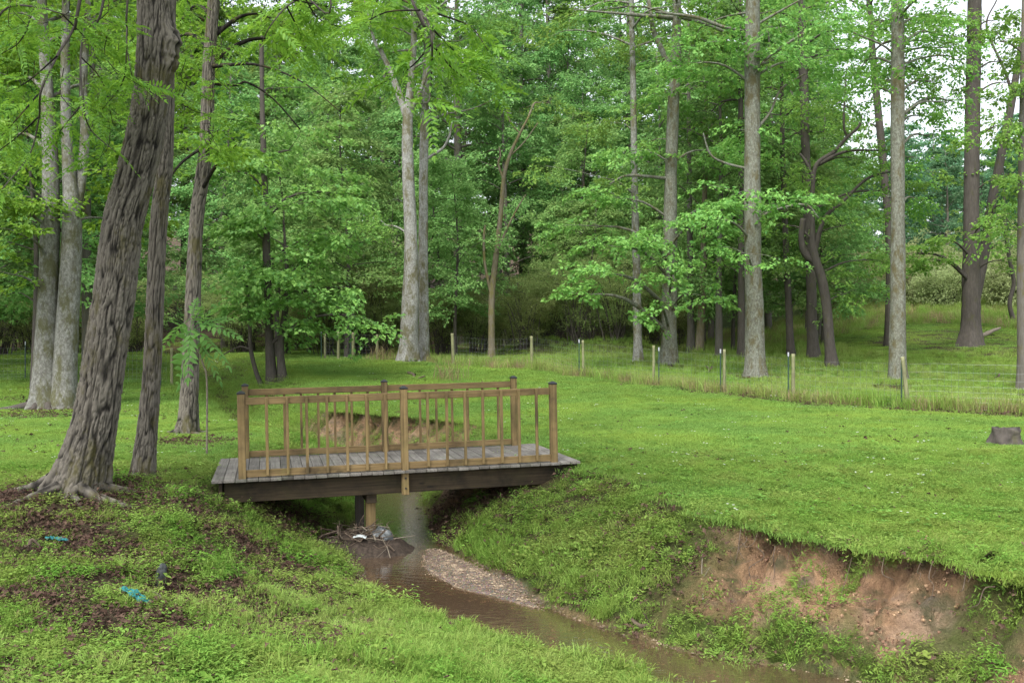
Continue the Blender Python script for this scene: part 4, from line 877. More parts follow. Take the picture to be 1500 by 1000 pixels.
# ------------------------------------------------------------------ fences
def fence(name, label, pts, posts, hgt=1.15, tposts=(), mesh=True):
    b = np.array([pts[0][0], pts[0][1], gz(*pts[0])]); t = thing(name, label, 'fence', b)
    A = np.array([(x, y, gz(x, y)) for x, y in pts]); seg = np.linalg.norm(np.diff(A[:, :2], axis=0), axis=1); s = np.concatenate([[0], np.cumsum(seg)])
    at = lambda u: np.array([np.interp(u, s, A[:, k]) for k in range(2)])
    if mesh:
        mb = MB(); r = .0013; us = np.arange(0, s[-1], .16)
        xy = np.array([at(u) for u in us]); g = surface(xy[:, 0], xy[:, 1])
        for u, q, z in zip(us, xy, g):
            mb.add(np.array([(q[0] + a * r, q[1] + c * r, zz) for zz in (z, z + hgt) for a, c in ((-1, -1), (1, -1), (1, 1), (-1, 1))]), [np.array([[0, 1, 5, 4], [1, 2, 6, 5], [2, 3, 7, 6], [3, 0, 4, 7]])])
        for f in (.04, .11, .19, .29, .40, .52, .66, .82, 1.0):
            tube(mb, np.column_stack([xy, g + hgt * f]), np.full(len(xy), r), len(xy), 4)
        link('wire_mesh', mb.mesh('wire_mesh', M['wire'], False, b), t)
    for (x, y, h, r, lean) in posts:
        z = gz(x, y); mb = MB()
        tube(mb, [(x, y, z - .15), (x + lean * .5, y, z + h * .5), (x + lean, y, z + h)], [r * .9, r * .85, r * .82], 14, 12, wob=.05)
        link('post', mb.mesh('post', M['fence_wood'], True, b), t)
    for (x, y, h, lean) in tposts:
        z = gz(x, y); mb = MB()
        box(mb, x - .018, x + .018, y - .004, y + .004, z - .1, z + h - .12, .001); box(mb, x - .004, x + .004, y + .0045, y + .03, z - .1, z + h - .12, .001)
        o = link('steel_post', mb.mesh('steel_post', M['tpost'], False, b), t)
        m2 = MB(); box(m2, x - .019, x + .019, y - .005, y + .005, z + h - .118, z + h, .001)
        link('white_tip', m2.mesh('white_tip', M['white_tip'], False, b), o)
fp = [(18, 18.5), (13.5, 20.6), (9.9, 23.0), (7.75, 25.4), (6.35, 27.6), (4.55, 29.6), (2.45, 31.6), (.75, 34.5), (-2.35, 37)]
fence('meadow_fence', 'wire fence with pale wooden posts and green steel posts across the meadow', fp,
      [(18, 18.5, 1.3, .055, 0), (13.5, 20.6, 1.3, .055, 0), (9.9, 23.0, 1.3, .06, -.16), (7.75, 25.4, 1.28, .06, .0), (6.35, 27.6, 1.28, .05, .01), (4.55, 29.6, 1.25, .05, 0), (2.45, 31.6, 1.25, .05, -.02), (.75, 34.5, 1.2, .07, -.02), (-2.35, 37, 1.25, .075, -.05)],
      1.12, [(9.72, 23.0, 1.3, 0), (7.60, 25.35, 1.32, 0), (6.22, 27.5, 1.3, 0), (4.7, 29.5, 1.2, 0), (2.3, 31.6, 1.28, 0)])
fp2 = [(-6.2, 41), (-7.1, 40.6), (-8.2, 40.2)]
fence('corner_fence', 'short run of weathered posts at the gully corner behind the footbridge', fp2, [(-6.0, 41, 1.15, .07, 0), (-6.9, 40.0, 1.2, .08, 0), (-7.6, 40.3, 1.2, .07, .02), (-8.2, 40.4, 1.1, .06, 0), (-4.6, 41, 1.1, .06, 0)], 1.1, [(-7.0, 39.9, 1.35, 0), (-8.3, 40.1, 1.3, 0)])
fp3 = [(-26, 33), (-20, 32.2), (-15.5, 31.6), (-11.4, 30.6)]
fence('yard_fence', 'dark wire fence at the wood edge behind the pale twin trunk tree', fp3, [(-20, 32.2, 1.2, .06, 0), (-11.3, 30.6, 1.25, .055, 0), (-15.5, 31.6, 1.2, .06, 0)], 1.1, [(-16.9, 32, 1.3, 0), (-11.75, 30.6, 1.3, 0), (-11.4, 29.9, 1.2, 0)])

# ------------------------------------------------------------------ small things
# stump
s0 = hit(1472, 652); st = thing('tree_stump', 'dark weathered tree stump on the lawn at right', 'stump', s0)
def stumpf(A, H, R):
    off = R * .9 * np.exp(-H / .10) * (.3 + .7 * np.maximum(0, np.sin(A * 5 + 1)) ** 2) + R * .30 * (vn(A * 4, H * 6, 3) - .5) + R * .16 * (vn(A * 11, H * 16, 6) - .5)
    return off, vn(A * 10, H * 12, 4)
mb = MB(); tube(mb, [s0 - [0, 0, .05], s0 + [0, 0, .1], s0 + [.01, 0, .29]], [.24, .215, .20], 30, 44, disp=stumpf)
for V in mb.v: V[:, 2] += sst(.12, .28, V[:, 2] - s0[2]) * .09 * (vn(V[:, 0] * 12, V[:, 1] * 12, 5) - .65)
mb2 = MB()
link('stump_wood', mb.mesh('stump_wood', M['bark_dark'], True, s0, True), st)
# small stub sticking out of the left bank
s0 = hit(234, 858); st = link('bark_stub', None, None)
bpy.data.objects.remove(st)
mb = MB(); tube(mb, [s0 - [0, 0, .06], s0 + [.01, 0, .07], s0 + [.015, .02, .15], s0 + [.015, .03, .19]], [.05, .047, .042, .02], 22, 18, disp=furrow(.012, .03, .08, 0, seed=4, R0=.05))
tag(link('bark_stub', mb.mesh('bark_stub', M['dark_rubber'], True, s0, True), None, s0), 'short dark grey stub standing upright among dead leaves on the left bank', 'wood stub')
def ribbon(name, label, pxs, wid, seed):
    rng = np.random.default_rng(seed); pts = [hit(x, y) + [0, 0, .055] for x, y in pxs]; Q = catmull(pts, 30)
    T = nrm(np.gradient(Q, axis=0)); S = nrm(np.cross(T, [0, 0, 1.])); k = 5; V = []
    for i in range(30):
        w = wid * (.55 + .45 * math.sin(PI * (i + 1) / 31)) * rng.uniform(.8, 1.15)
        for j in range(k):
            u = j / (k - 1) - .5; V.append(Q[i] + S[i] * u * w + np.array([0, 0, .016 * math.sin(j * 2.2 + i * .7) + rng.normal(0, .003)]))
    V = np.array(V); ii = np.arange(29)[:, None] * k + np.arange(k - 1)[None]
    me = meshnp(name, V - pts[0], np.stack([ii, ii + 1, ii + k + 1, ii + k], -1).reshape(-1, 4), M['teal'], True)
    o = link(name, me, None, pts[0]); md = o.modifiers.new('thick', 'SOLIDIFY'); md.thickness = .004
    tag(o, label, 'cloth strip', 'teal cloth strips on the left bank')
ribbon('cloth_strip', 'torn teal cloth strip, the larger one nearer the wooden stub', [(178, 873), (192, 878), (205, 886), (219, 893)], .085, 1)
ribbon('cloth_strip', 'torn teal cloth strip, the small flat one below the leaning tree', [(66, 796), (80, 797), (99, 800)], .05, 2)
# debris round the support post
dc = np.array([-1.72, 11.85, 0]); dc[2] = gz(dc[0], dc[1])
def stick(name, label, a, b, r, mat, bend=.04, group=None, seed=0):
    rng = np.random.default_rng(seed); a = np.array(a, float); b = np.array(b, float); mb = MB()
    ps = [a, a + (b - a) * .33 + rng.normal(0, bend, 3), a + (b - a) * .66 + rng.normal(0, bend, 3), b]
    tube(mb, ps, [r, r * .9, r * .7, r * .4], 16, 7, wob=.2)
    c = a + (b - a) * .45; tube(mb, [c, c + rng.normal(0, .12, 3) + [0, 0, .03]], [r * .5, r * .2], 4, 5)
    return tag(link(name, mb.mesh(name, mat, True, a, True), None, a), label, 'stick', group)
rng = np.random.default_rng(77)
BMr = np.array(br.location)
pp = Bo + np.array([1.58 * BC - .28 * BS, 1.58 * BS + .28 * BC, 0]); 
mb = MB(); gx, gy = np.meshgrid(np.linspace(-.75, .75, 40), np.linspace(-.55, .55, 30))
gzv = np.clip(1 - (gx / .72) ** 2 - (gy / .52) ** 2, -.25, 1) * .26 + .12 * (fbm(gx * 6, gy * 6, 3) - .5) + .05 * (fbm(gx * 22, gy * 22, 4) - .5)
V = np.stack([gx + pp[0] - .08, gy + pp[1] - .12, gzv - 1.03], -1).reshape(-1, 3); ii = np.arange(29)[:, None] * 40 + np.arange(39)[None]
M['silt'] = plain('dark_silt', (.045, .034, .026), .9, .2, .5, 30)
dm = link('debris_mound', meshnp('debris_mound', V - pp, np.stack([ii, ii + 1, ii + 41, ii + 40], -1).reshape(-1, 4), M['silt'], True), None, pp)
tag(dm, kind='structure')
for k in range(46):
    a = rng.uniform(0, PI * 2); r = rng.uniform(0, .55); c = pp + [math.cos(a) * r * 1.2 - .08, math.sin(a) * r * .8 - .18, 0]; c[2] = -.98 + .24 * max(0, 1 - (r / .6) ** 2) + rng.uniform(-.02, .05)
    v = rng.normal(0, 1, 3) * [1, .7, .25]; v = v / np.linalg.norm(v) * rng.uniform(.12, .32)
    stick('driftwood_stick', 'small driftwood stick in the debris heap at the footbridge support post', c - v, c + v, rng.uniform(.005, .012), M['stick'] if k % 4 else M['palestick'], .03, 'driftwood sticks at the support post', k)
# crumpled bag and pale scrap
c = pp + [.17, -.16, -.86]; mb = MB()
def crump(A, H, R): return R * .7 * (vn(A * 2.2, H * 16, 6) - .5) + R * .3 * (vn(A * 6, H * 40, 9) - .5), H * 0
tube(mb, [c + [-.10, .02, -.03], c + [-.05, 0, .03], c + [.02, -.01, .05], c + [.09, 0, .02], c + [.13, .01, -.05]], [.02, .09, .10, .085, .02], 40, 30, disp=crump)
tag(link('crumpled_bag', mb.mesh('crumpled_bag', M['bagmat'], True, c), None, c), 'crumpled grey plastic bag caught against the footbridge support post', 'bag')
c = P(527, 787, 11.6); c[2] += .0
th = np.linspace(-1.2, 1.2, 12); V = []
for r in (.0, 1):
    for tt in th: V.append((tt * .07, -.02 + .09 * (r - .5), .035 * math.cos(tt) ))
    for tt in th[::-1]: V.append((tt * .07, -.02 + .09 * (r - .5), .035 * math.cos(tt) - .012))
V = np.array(V) + c; n_ = 24; i = np.arange(n_)
mb = MB(); mb.add(V, [np.stack([i, (i + 1) % n_, (i + 1) % n_ + n_, i + n_], -1), np.arange(n_)[None], (np.arange(n_)[::-1] + n_)[None]])
tag(link('plastic_scrap', mb.mesh('plastic_scrap', M['pale_plastic'], False, c), None, c), 'pale curved plastic scrap lying on the debris below the footbridge', 'scrap')
# fallen branches and sticks seen on the ground
def gstick(label, a, b, r, mat, seed, bend=.05, group=None):
    A = hit(*a); Bq = hit(*b); stick('fallen_branch', label, A + [0, 0, r], Bq + [0, 0, r * 2], r, mat, bend, group, seed)
gstick('pale thin stick lying across dead leaves right of the wooden stub', (212, 862), (255, 895), .008, M['palestick'], 3)
gstick('dark curved branch at the water edge of the right bank', (925, 912), (985, 925), .02, M['stick'], 5)
gstick('dark thick stick lying on the left bank below the leaning tree', (5, 812), (60, 808), .02, M['stick'], 6)
gstick('small bent dark branch on the grass behind the footbridge', (598, 548), (622, 556), .06, M['stick'], 7, .15)
gstick('broken dark branch standing in the meadow before the lichen grey tree', (1036, 548), (1043, 541), .06, M['stick'], 8, .1)
gstick('short upright dead snag in the grass at far right', (1459, 556), (1464, 553), .06, M['stick'], 9, .1)
gstick('long grey log lying on the brushy knoll', (1432, 497), (1465, 488), .13, M['palestick'], 10, .1)
gstick('thin pale stick leaning on the red clay bank', (1030, 880), (1029, 815), .008, M['palestick'], 11, .02)
# dry reed clump by the fence
def clump_mesh(rng, n, h, w, spread, mat, name, bend=.35, off=.03):
    V = []; 
    for k in range(n):
        a = rng.uniform(0, 2 * PI); L_ = h * rng.uniform(.5, 1.1); b = rng.normal(0, off, 2); d = np.array([math.cos(a), math.sin(a)]) * spread * rng.uniform(.2, 1); s = np.array([-math.sin(a), math.cos(a)]) * w * .5
        s = np.array([math.cos(a + rng.normal(PI / 2, .6)), math.sin(a + rng.normal(PI / 2, .6))]) * w * .5
        for f, ww in ((0, 1), (.4, .9), (.75, .6), (1, .08)):
            c = np.array([b[0] + d[0] * f ** 1.6, b[1] + d[1] * f ** 1.6, L_ * (f - bend * f ** 3)])
            V.append(c + [s[0] * ww, s[1] * ww, 0]); V.append(c - [s[0] * ww, s[1] * ww, 0])
    V = np.array(V); b = (np.arange(n) * 8)[:, None]
    Fq = np.concatenate([np.concatenate([b + 2 * i, b + 2 * i + 1, b + 2 * i + 3, b + 2 * i + 2], 1) for i in range(3)])
    return meshnp(name, V, Fq, mat)
for lab, px, py in (('dry brown reed clump beside the fence behind the footbridge', 660, 557), ('pale dead twig clump at the wood edge left of the white tree pair', 560, 528)):
    c = hit(px, py); o = link('dry_reed_clump', clump_mesh(np.random.default_rng(px), 90, 1.0, .012, .7, M['drygrass'], 'dry_reed_clump', .3, .28), None, c); tag(o, lab, 'reed clump')

# ------------------------------------------------------------------ ground cover (uncountable): instanced tufts
def coll(name, meshes):
    c = bpy.data.collections.new(name)
    for k, me in enumerate(meshes):
        o = bpy.data.objects.new('%s_%02d' % (name, k), me); c.objects.link(o)
    return c
def scatter(name, label, pts, rot, scl, idx, c):
    me = bpy.data.meshes.new(name); me.vertices.add(len(pts)); me.vertices.foreach_set('co', np.asarray(pts, np.float32).ravel())
    a = me.attributes.new('rot', 'FLOAT_VECTOR', 'POINT'); a.data.foreach_set('vector', np.asarray(rot, np.float32).ravel())
    a = me.attributes.new('scl', 'FLOAT', 'POINT'); a.data.foreach_set('value', np.asarray(scl, np.float32))
    a = me.attributes.new('idx', 'INT', 'POINT'); a.data.foreach_set('value', np.asarray(idx, np.int32))
    o = link(name, me); ng = bpy.data.node_groups.new(name, 'GeometryNodeTree')
    ng.interface.new_socket('Geometry', in_out='INPUT', socket_type='NodeSocketGeometry'); ng.interface.new_socket('Geometry', in_out='OUTPUT', socket_type='NodeSocketGeometry')
    gi = ng.nodes.new('NodeGroupInput'); go_ = ng.nodes.new('NodeGroupOutput'); ip = ng.nodes.new('GeometryNodeInstanceOnPoints'); ci = ng.nodes.new('GeometryNodeCollectionInfo')
    ci.inputs['Collection'].default_value = c; ci.inputs['Separate Children'].default_value = True; ci.inputs['Reset Children'].default_value = True
    def na(nm, ty):
        n = ng.nodes.new('GeometryNodeInputNamedAttribute'); n.data_type = ty; n.inputs['Name'].default_value = nm; return n.outputs[0]
    er = ng.nodes.new('FunctionNodeEulerToRotation'); ng.links.new(na('rot', 'FLOAT_VECTOR'), er.inputs[0])
    ng.links.new(gi.outputs[0], ip.inputs['Points']); ng.links.new(ci.outputs[0], ip.inputs['Instance']); ip.inputs['Pick Instance'].default_value = True
    ng.links.new(na('idx', 'INT'), ip.inputs['Instance Index']); ng.links.new(er.outputs[0], ip.inputs['Rotation']); ng.links.new(na('scl', 'FLOAT'), ip.inputs['Scale'])
    ng.links.new(ip.outputs[0], go_.inputs[0])
    md = o.modifiers.new('tufts', 'NODES'); md.node_group = ng
    tag(o, label, kind='stuff'); return o
# tuft prototypes
def stilt(seed):
    rng = np.random.default_rng(seed); Lv = Leaves()
    for s in range(24):
        a = rng.uniform(0, 2 * PI); b = np.array([rng.normal(0, .055), rng.normal(0, .055), 0]); d = np.array([math.cos(a) * .5, math.sin(a) * .5, 1.0]); h = rng.uniform(.025, .075)
        n = 4; t = np.linspace(.35, 1, n)[:, None]; p = b + d * h * t
        az = a + np.array([0, 1, 0, 1]) * PI + rng.normal(0, .7, n); A = np.column_stack([np.cos(az), np.sin(az), rng.uniform(-.1, .6, n)])
        l = rng.uniform(.018, .036, n); Nn = np.column_stack([rng.normal(0, .35, n), rng.normal(0, .35, n), np.ones(n)]); Lv.add(p, A, Nn, l, l * .27)
    return Lv.mesh('weed_tuft', M['weed'], shape='hex', curl=.25)
def clover(seed, fl=False):
    rng = np.random.default_rng(seed); Lv = Leaves()
    for s in range(12):
        c = np.array([rng.normal(0, .06), rng.normal(0, .06), rng.uniform(.03, .06)])
        for k in range(3):
            az = k * 2.09 + rng.uniform(0, 6); A = np.array([[math.cos(az), math.sin(az), .05]]); Lv.add(c[None], A, np.array([[rng.normal(0, .2), rng.normal(0, .2), 1]]), np.array([.022]), np.array([.02]))
    return Lv.mesh('clover_tuft', M['clover'], shape='hex', fold=.05)
def flowers(seed):
    rng = np.random.default_rng(seed); Lv = Leaves()
    for s in range(2):
        c = np.array([rng.normal(0, .06), rng.normal(0, .06), .07])
        for k in range(6):
            az = k * 1.05; Lv.add(c[None], np.array([[math.cos(az), math.sin(az), .5]]), np.array([[0, 0, 1.]]), np.array([.014]), np.array([.012]))
    return Lv.mesh('clover_bloom', M['flower'], shape='quad')
def broad(seed):
    rng = np.random.default_rng(seed); Lv = Leaves(); n = 14
    az = rng.uniform(0, 6.28, n); h = rng.uniform(.02, .10, n); p = np.column_stack([rng.normal(0, .04, n), rng.normal(0, .04, n), h])
    A = np.column_stack([np.cos(az), np.sin(az), rng.uniform(-.2, .4, n)]); l = rng.uniform(.022, .05, n)
    Lv.add(p, A, np.column_stack([rng.normal(0, .4, n), rng.normal(0, .4, n), np.ones(n)]), l, l * .6); return Lv.mesh('broadleaf_weed', M['weed'], shape='hex', curl=.2)
GR = coll('ground_tufts', [stilt(k) for k in range(4)] + [clump_mesh(np.random.default_rng(20 + k), 110, .048, .0036, .04, M['lawn'], 'lawn_tuft', .3, .085) for k in range(3)] + [clover(31), flowers(32), broad(33), broad(34)]
          + [clump_mesh(np.random.default_rng(40 + k), 40, .15, .0042, .10, M['tallgrass'], 'grass_tuft', .35, .03) for k in range(2)] + [clump_mesh(np.random.default_rng(50), 46, .55, .011, .25, M['tallgrass'], 'tall_grass_tuft', .25, .12), clump_mesh(np.random.default_rng(51), 30, .5, .008, .25, M['drygrass'], 'dry_grass_tuft', .3, .12)]
          + [clump_mesh(np.random.default_rng(60 + k), 220, .055, .0065, .06, M['lawn'], 'lawn_patch', .3, .22) for k in range(3)] + [stilt(70)])
# idx: 0-3 stilt, 4-6 lawn, 7 clover, 8 flowers, 9-10 broad, 11-12 grass tuft, 13 tall, 14 dry
rng = np.random.default_rng(90)
PT = []; RT = []; SC = []; IX = []; DL = []
for (d0, d1, rho, s0) in ((4.2, 9, 340, 1.0), (9, 14, 250, 1.1), (14, 22, 95, 1.3), (22, 34, 46, 1.6), (34, 62, 14, 2.4)):
    n = int(rho * (d1 - d0) * ((d0 + d1) * .5 * 1.16 + 2)); y = rng.uniform(d0, d1, n); x = rng.uniform(-1, 1, n) * (y * .58 + 1.0)
    z, mk = surface(x, y, True); e = .06
    gx = (surface(x + e, y) - surface(x - e, y)) / (2 * e); gy = (surface(x, y + e) - surface(x, y - e)) / (2 * e)
    u = rng.random(n); vis = np.ones(n, bool)
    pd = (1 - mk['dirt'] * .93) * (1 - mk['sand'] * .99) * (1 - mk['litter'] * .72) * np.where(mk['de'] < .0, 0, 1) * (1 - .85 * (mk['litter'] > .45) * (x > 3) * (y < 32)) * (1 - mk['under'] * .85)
    pd = np.where((mk['dirt'] > .25) & (y < 12), pd * np.clip(sst(.46, .60, fbm(x * 2.2, y * 2.2, 88)), .09, 1), pd)
    lb = (x < -1.2) & (y < 11.5) & (y > 6.2) ; pd = np.where(lb, pd * (.22 + .78 * sst(.42, .62, fbm(x * 2.1, y * 2.1, 89))), pd)
    sl = (mk['side'] > 0) & (mk['t'] < 1) & (y < 14); pd = np.where(sl, pd * (.35 + .65 * sst(.35, .55, fbm(x * 2.4, y * 2.4, 91))), pd)
    pd = pd * (1 - .35 * sst(.55, .75, fbm(x * 1.6, y * 1.6, 83)))
    ub = (x + 3.305) * BC + (y - 11.3) * BS; vb = -(x + 3.305) * BS + (y - 11.3) * BC
    deck = (ub > -.4) & (ub < 4.4) & (vb > -.12) & (vb < 2.17)
    pd = np.where(deck & (z > -.33), 0, pd)
    keep = u < pd; r = rng.random(n); p2 = fbm(x * .6, y * .6, 97)
    fdist = np.interp(x, FX, FY) - y
    left = (x < -1.5 + (9 - y) * .0) & (y < 13) | ((mk['t'] < .95) & (y < 24))
    ix = np.where(left, np.where(r < .80, rng.integers(0, 4, n), np.where(r < .87, rng.integers(9, 11, n), np.where(r < .95, rng.integers(4, 7, n), rng.integers(11, 13, n)))),
                  np.where((r < .70) | ((y > 14) & (r < .88)), rng.integers(4, 7, n), np.where(r < .88, rng.integers(0, 4, n), np.where(r < .93, 7, np.where((r < .936) & (y > 9), 8, 4)))))
    s = s0 * rng.uniform(.7, 1.3, n) * (.8 + .5 * p2)
    # rank grass at the water's edge, along and beyond the fence
    edge = (mk['de'] > 0) & (mk['de'] < .5) & (y < 18) & (rng.random(n) < np.where(mk['side'] > 0, .4, .15)) & (mk['cut'] < .6); ix = np.where(edge, rng.integers(11, 13, n), ix)
    lush = (x < 0) & (x > -2.8) & (y < 9) & (rng.random(n) < .35) & (mk['t'] < .8); ix = np.where(lush, rng.integers(11, 13, n), ix)
    beyond = (fdist < .5) & (x > -7) & (y > 18)
    ix = np.where(beyond, np.where(r < .12, 13, np.where(r < .55, rng.integers(11, 13, n), rng.integers(4, 7, n))), ix)
    s = np.where(beyond & (ix > 10) & (ix < 13), s * .75, s)
    near = (np.abs(fdist - .0) < .55) & (x > -7) & (y > 17) & (r < .75); ix = np.where(near, np.where(r < .34, 14, 13), ix)
    s = np.where(ix >= 13, s0 ** .35 * rng.uniform(.5, 1.1, n) * np.where(near, .9, .55), s)
    far = (y > 14) & (ix >= 4) & (ix <= 6); ix = np.where(far, rng.integers(15, 18, n), ix); s = np.where(far, rng.uniform(.7, 1.2, n) * s0 / 1.45, s)
    hl = (y > 40) & (x > 8); kn = np.hypot(x - 21, (y - 43) * .8) < 6; ix = np.where(hl, np.where((r < .3) & ~kn, 13, np.where((r < .52) & ~kn & (y > 46), 14, rng.integers(4, 7, n))), ix); s = np.where(hl, s0 * .5 * rng.uniform(.6, 1.2, n), s); s = np.where(hl & (ix < 13), s * 2, s)
    rim = (mk['cut'] > .5) & (mk['t'] > .90 - .34 * sst(.55, .75, fbm(x * 2.5, y * 2.5, 99))) & (mk['t'] < 1.0) & (mk['side'] > 0) & (y < 26); keep = keep | rim; ix = np.where(rim & (rng.random(n) < .35), rng.integers(11, 13, n), np.where(rim, rng.integers(0, 4, n), ix))
    low = (mk['dirt'] > .3) & (mk['t'] < .55) & (y < 10); s = np.where(low, s * rng.uniform(1, 1.7, n), s)
    k = keep
    tilt = np.where(rim, 1.25, .55)
    PT.append(np.column_stack([x + mk['sx'], y + mk['sy'], z - .005])[k]); RT.append(np.column_stack([np.clip(np.arctan(gy) * tilt, -1.5, 1.5), np.clip(-np.arctan(gx) * tilt, -1.5, 1.5), rng.uniform(0, 6.28, n)])[k]); SC.append(s[k]); IX.append(ix[k])
    # dead leaves
    DLm = (rng.random(n) < (mk['litter'] * 1.0 + mk['mud_and_shade'] * .06 * (mk['de'] > 0) + .035 + mk['under'] * .5 - .024 * (x > 0) + .08 * ((mk['t'] < 1) & (mk['side'] > 0) & (y < 14))) * (mk['de'] > .03) * (1 - mk['dirt'] * .8)) & ~(deck & (z > -.3)) & (y < 34)
    DL.append(np.column_stack([x, y, z, s0 + 0 * x])[DLm])
PT = np.concatenate(PT); RT = np.concatenate(RT); SC = np.concatenate(SC); IX = np.concatenate(IX)
scatter('grass', 'green grass, clover and weeds covering lawn and banks', PT, RT, SC, IX, GR)
def dleaf(seed):
    rng = np.random.default_rng(seed); Lv = Leaves(); n = 5
    p = np.column_stack([rng.normal(0, .07, n), rng.normal(0, .07, n), rng.uniform(.005, .03, n)]); az = rng.uniform(0, 6.28, n)
    A = np.column_stack([np.cos(az), np.sin(az), rng.normal(0, .3, n)]); l = rng.uniform(.03, .07, n)
    Lv.add(p, A, np.column_stack([rng.normal(0, .5, n), rng.normal(0, .5, n), np.ones(n)]), l, l * rng.uniform(.45, .75, n)); return Lv.mesh('dead_leaf', M['deadleaf'], shape='maple', curl=.35, fold=.35)
DL = np.concatenate(DL); n = len(DL)
scatter('leaf_litter', 'brown dead leaves lying on the banks', DL[:, :3] + np.array([0, 0, .004]), np.column_stack([rng.normal(0, .25, n), rng.normal(0, .25, n), rng.uniform(0, 6.28, n)]), np.sqrt(DL[:, 3]) * rng.uniform(.6, 1.2, n), rng.integers(0, 4, n), coll('dead_leaves', [dleaf(k) for k in range(4)]))
def peb(seed):
    rng = np.random.default_rng(seed); mb = MB(); ico = bpy.data.meshes.new('t')
    import bmesh
    b = bmesh.new(); bmesh.ops.create_icosphere(b, subdivisions=1, radius=1); V = np.array([v.co[:] for v in b.verts]); Fq = np.array([[v.index for v in f.verts] for f in b.faces]); b.free()
    for k in range(7): mb.add(V * rng.uniform(.003, .011) * rng.uniform(.6, 1.2, 3) * [1, 1, .6] + [rng.normal(0, .03), rng.normal(0, .03), .003], [Fq])
    return mb.mesh('pebble', M['pebble'], True)
n = 60000; x = rng.uniform(-3, 3, n); y = rng.uniform(6, 15, n); z, mk = surface(x, y, True); k = ((mk['sand'] > .45) & (z > ZW - .03) & (rng.random(n) < .5)) | ((mk['de'] < .05) & (rng.random(n) < .3))
x, y, z = x[k], y[k], z[k]; n = len(x)
scatter('gravel', 'small tan and brown pebbles of the gravel bar', np.column_stack([x, y, z]), np.column_stack([0 * x, 0 * x, rng.uniform(0, 6.28, n)]), rng.uniform(.6, 1.3, n), rng.integers(0, 3, n), coll('pebbles', [peb(k) for k in range(3)]))

M['clod'] = leafmat('clay_clod', (.13, .08, .052), (.29, .185, .12), 0.0, objvar=.7)
def clod(seed):
    import bmesh
    rng = np.random.default_rng(seed); mb = MB(); b = bmesh.new(); bmesh.ops.create_icosphere(b, subdivisions=2, radius=1); V = np.array([v.co[:] for v in b.verts]); Fq = np.array([[v.index for v in f.verts] for f in b.faces]); b.free()
    for k in range(5):
        r = rng.uniform(.004, .013); W_ = V * (1 + .5 * (vn(V[:, 0] * 2 + k * 9, V[:, 1] * 2 + V[:, 2] * 3, seed) - .5))[:, None]; mb.add(W_ * r * rng.uniform(.6, 1.2, 3) + [rng.normal(0, .06), rng.normal(0, .06), 0], [Fq])
    return mb.mesh('clod', M['clod'], False)
n = 26000; x = rng.uniform(.4, 5.2, n); y = rng.uniform(4.5, 9.8, n); z, mk = surface(x, y, True)
k = (mk['dirt'] > .5) & (rng.random(n) < .3 + .7 * (mk['t'] < .45)) & (mk['t'] < .9) & (fbm(x * 3, y * 3, 123) > .45)
x, y, z = (x + mk['sx'])[k], (y + mk['sy'])[k], z[k]; n = len(x)
scatter('clay_clods', 'clods of clay and small stones lying on the eroded bank', np.column_stack([x, y, z]), rng.uniform(0, 6.28, (n, 3)), rng.uniform(.4, 1.3, n) ** 1.5, rng.integers(0, 3, n), coll('clods', [clod(k) for k in range(3)]))
rr = np.random.default_rng(7); js = np.where((CQ[:, 5] > .7) & (CQ[:, 1] < 8.2) & (CQ[:, 1] > 5.6))[0]
for q_ in range(16):
    j = js[int(len(js) * (q_ + rr.random()) / 16)]; nv = np.array([-CT[j, 1], CT[j, 0]]); w = CQ[j, 2] + CQ[j, 4] * rr.uniform(.86, .98)
    a = np.array([*(CQ[j, :2] + nv * w), 0]); a[2] = gz(a[0], a[1]) - .02; l = rr.uniform(.12, .38)
    e = a + np.array([-nv[0] * rr.uniform(.05, .2) + rr.normal(0, .08), -nv[1] * rr.uniform(.05, .2) + rr.normal(0, .05), -l])
    stick('hanging_root', 'thin brown root hanging from the turf edge of the clay bank', a, e, rr.uniform(.003, .008), M['stick'], .035, 'roots hanging from the clay bank', q_)

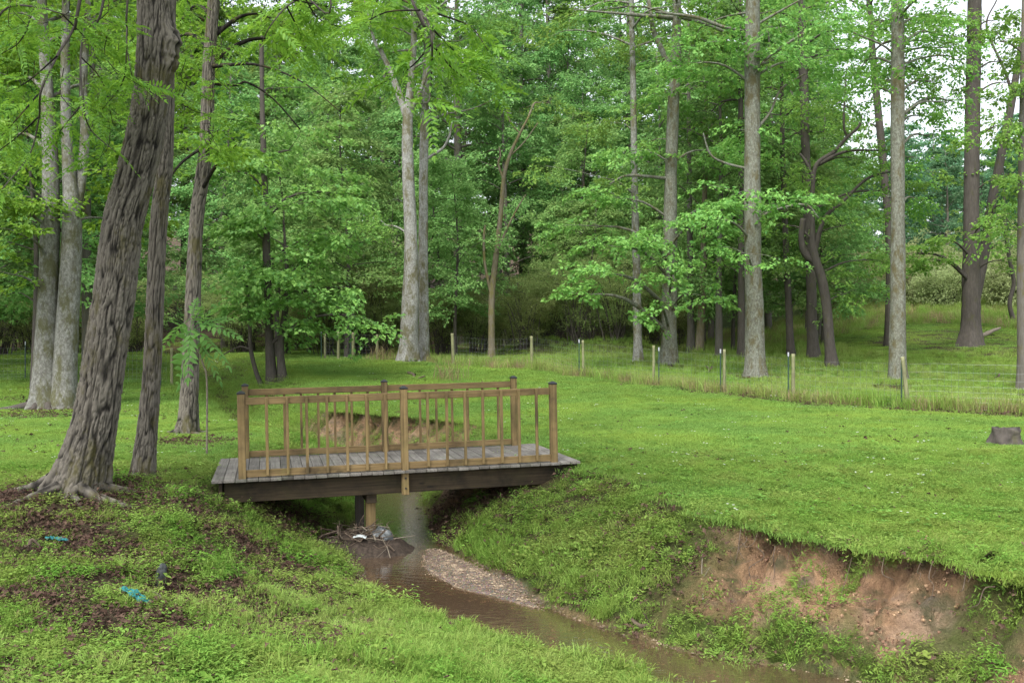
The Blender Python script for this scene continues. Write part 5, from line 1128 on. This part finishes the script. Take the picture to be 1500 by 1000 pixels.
# ------------------------------------------------------------------ light, sky, camera
W = bpy.data.worlds.new('World'); sc.world = W; W.use_nodes = True; nt = W.node_tree; nt.nodes.clear()
EL, AZ = math.radians(58), math.radians(205)     # sun high, behind the camera's left shoulder, veiled by cloud
sky = nt.nodes.new('ShaderNodeTexSky'); sky.sky_type = 'NISHITA'; sky.sun_disc = False; sky.sun_elevation = EL; sky.sun_rotation = AZ; sky.dust_density = 3.0; sky.air_density = 1.0
hs = nt.nodes.new('ShaderNodeHueSaturation'); hs.inputs['Saturation'].default_value = .28; hs.inputs['Value'].default_value = 1.25
bg = nt.nodes.new('ShaderNodeBackground'); bg.inputs['Strength'].default_value = .15
wo_ = nt.nodes.new('ShaderNodeOutputWorld')
nt.links.new(sky.outputs[0], hs.inputs['Color']); nt.links.new(hs.outputs[0], bg.inputs[0]); nt.links.new(bg.outputs[0], wo_.inputs[0])
sl = bpy.data.lights.new('sun', 'SUN'); sl.energy = 1.5; sl.angle = math.radians(12); sl.color = (1, .96, .9)
so = bpy.data.objects.new('sun', sl); COL.objects.link(so)
dirv = Vector((math.sin(AZ) * math.cos(EL), math.cos(AZ) * math.cos(EL), math.sin(EL)))
so.rotation_euler = dirv.to_track_quat('Z', 'Y').to_euler()
cam = bpy.data.cameras.new('camera'); cam.sensor_width = 36; cam.lens = F / 1500 * 36; cam.clip_end = 3000; cam.clip_start = .05
co = bpy.data.objects.new('camera', cam); COL.objects.link(co); co.location = (0, 0, CAMZ); co.rotation_euler = (PI / 2, 0, 0); sc.camera = co
sc.view_settings.view_transform = 'Standard'; sc.view_settings.look = 'None'; sc.view_settings.exposure = 1.2; sc.view_settings.gamma = 1
cy = sc.cycles; cy.max_bounces = 6; cy.sample_clamp_indirect = 5; cy.diffuse_bounces = 3; cy.glossy_bounces = 3; cy.transmission_bounces = 4; cy.transparent_max_bounces = 8
cy.volume_bounces = 0; cy.use_denoising = True; cy.denoiser = 'OPENIMAGEDENOISE'; cy.denoising_input_passes = 'RGB_ALBEDO_NORMAL'; cy.denoising_prefilter = 'NONE'; cy.use_adaptive_sampling = False
print('TUFTS', len(PT), 'LITTER', len(DL))
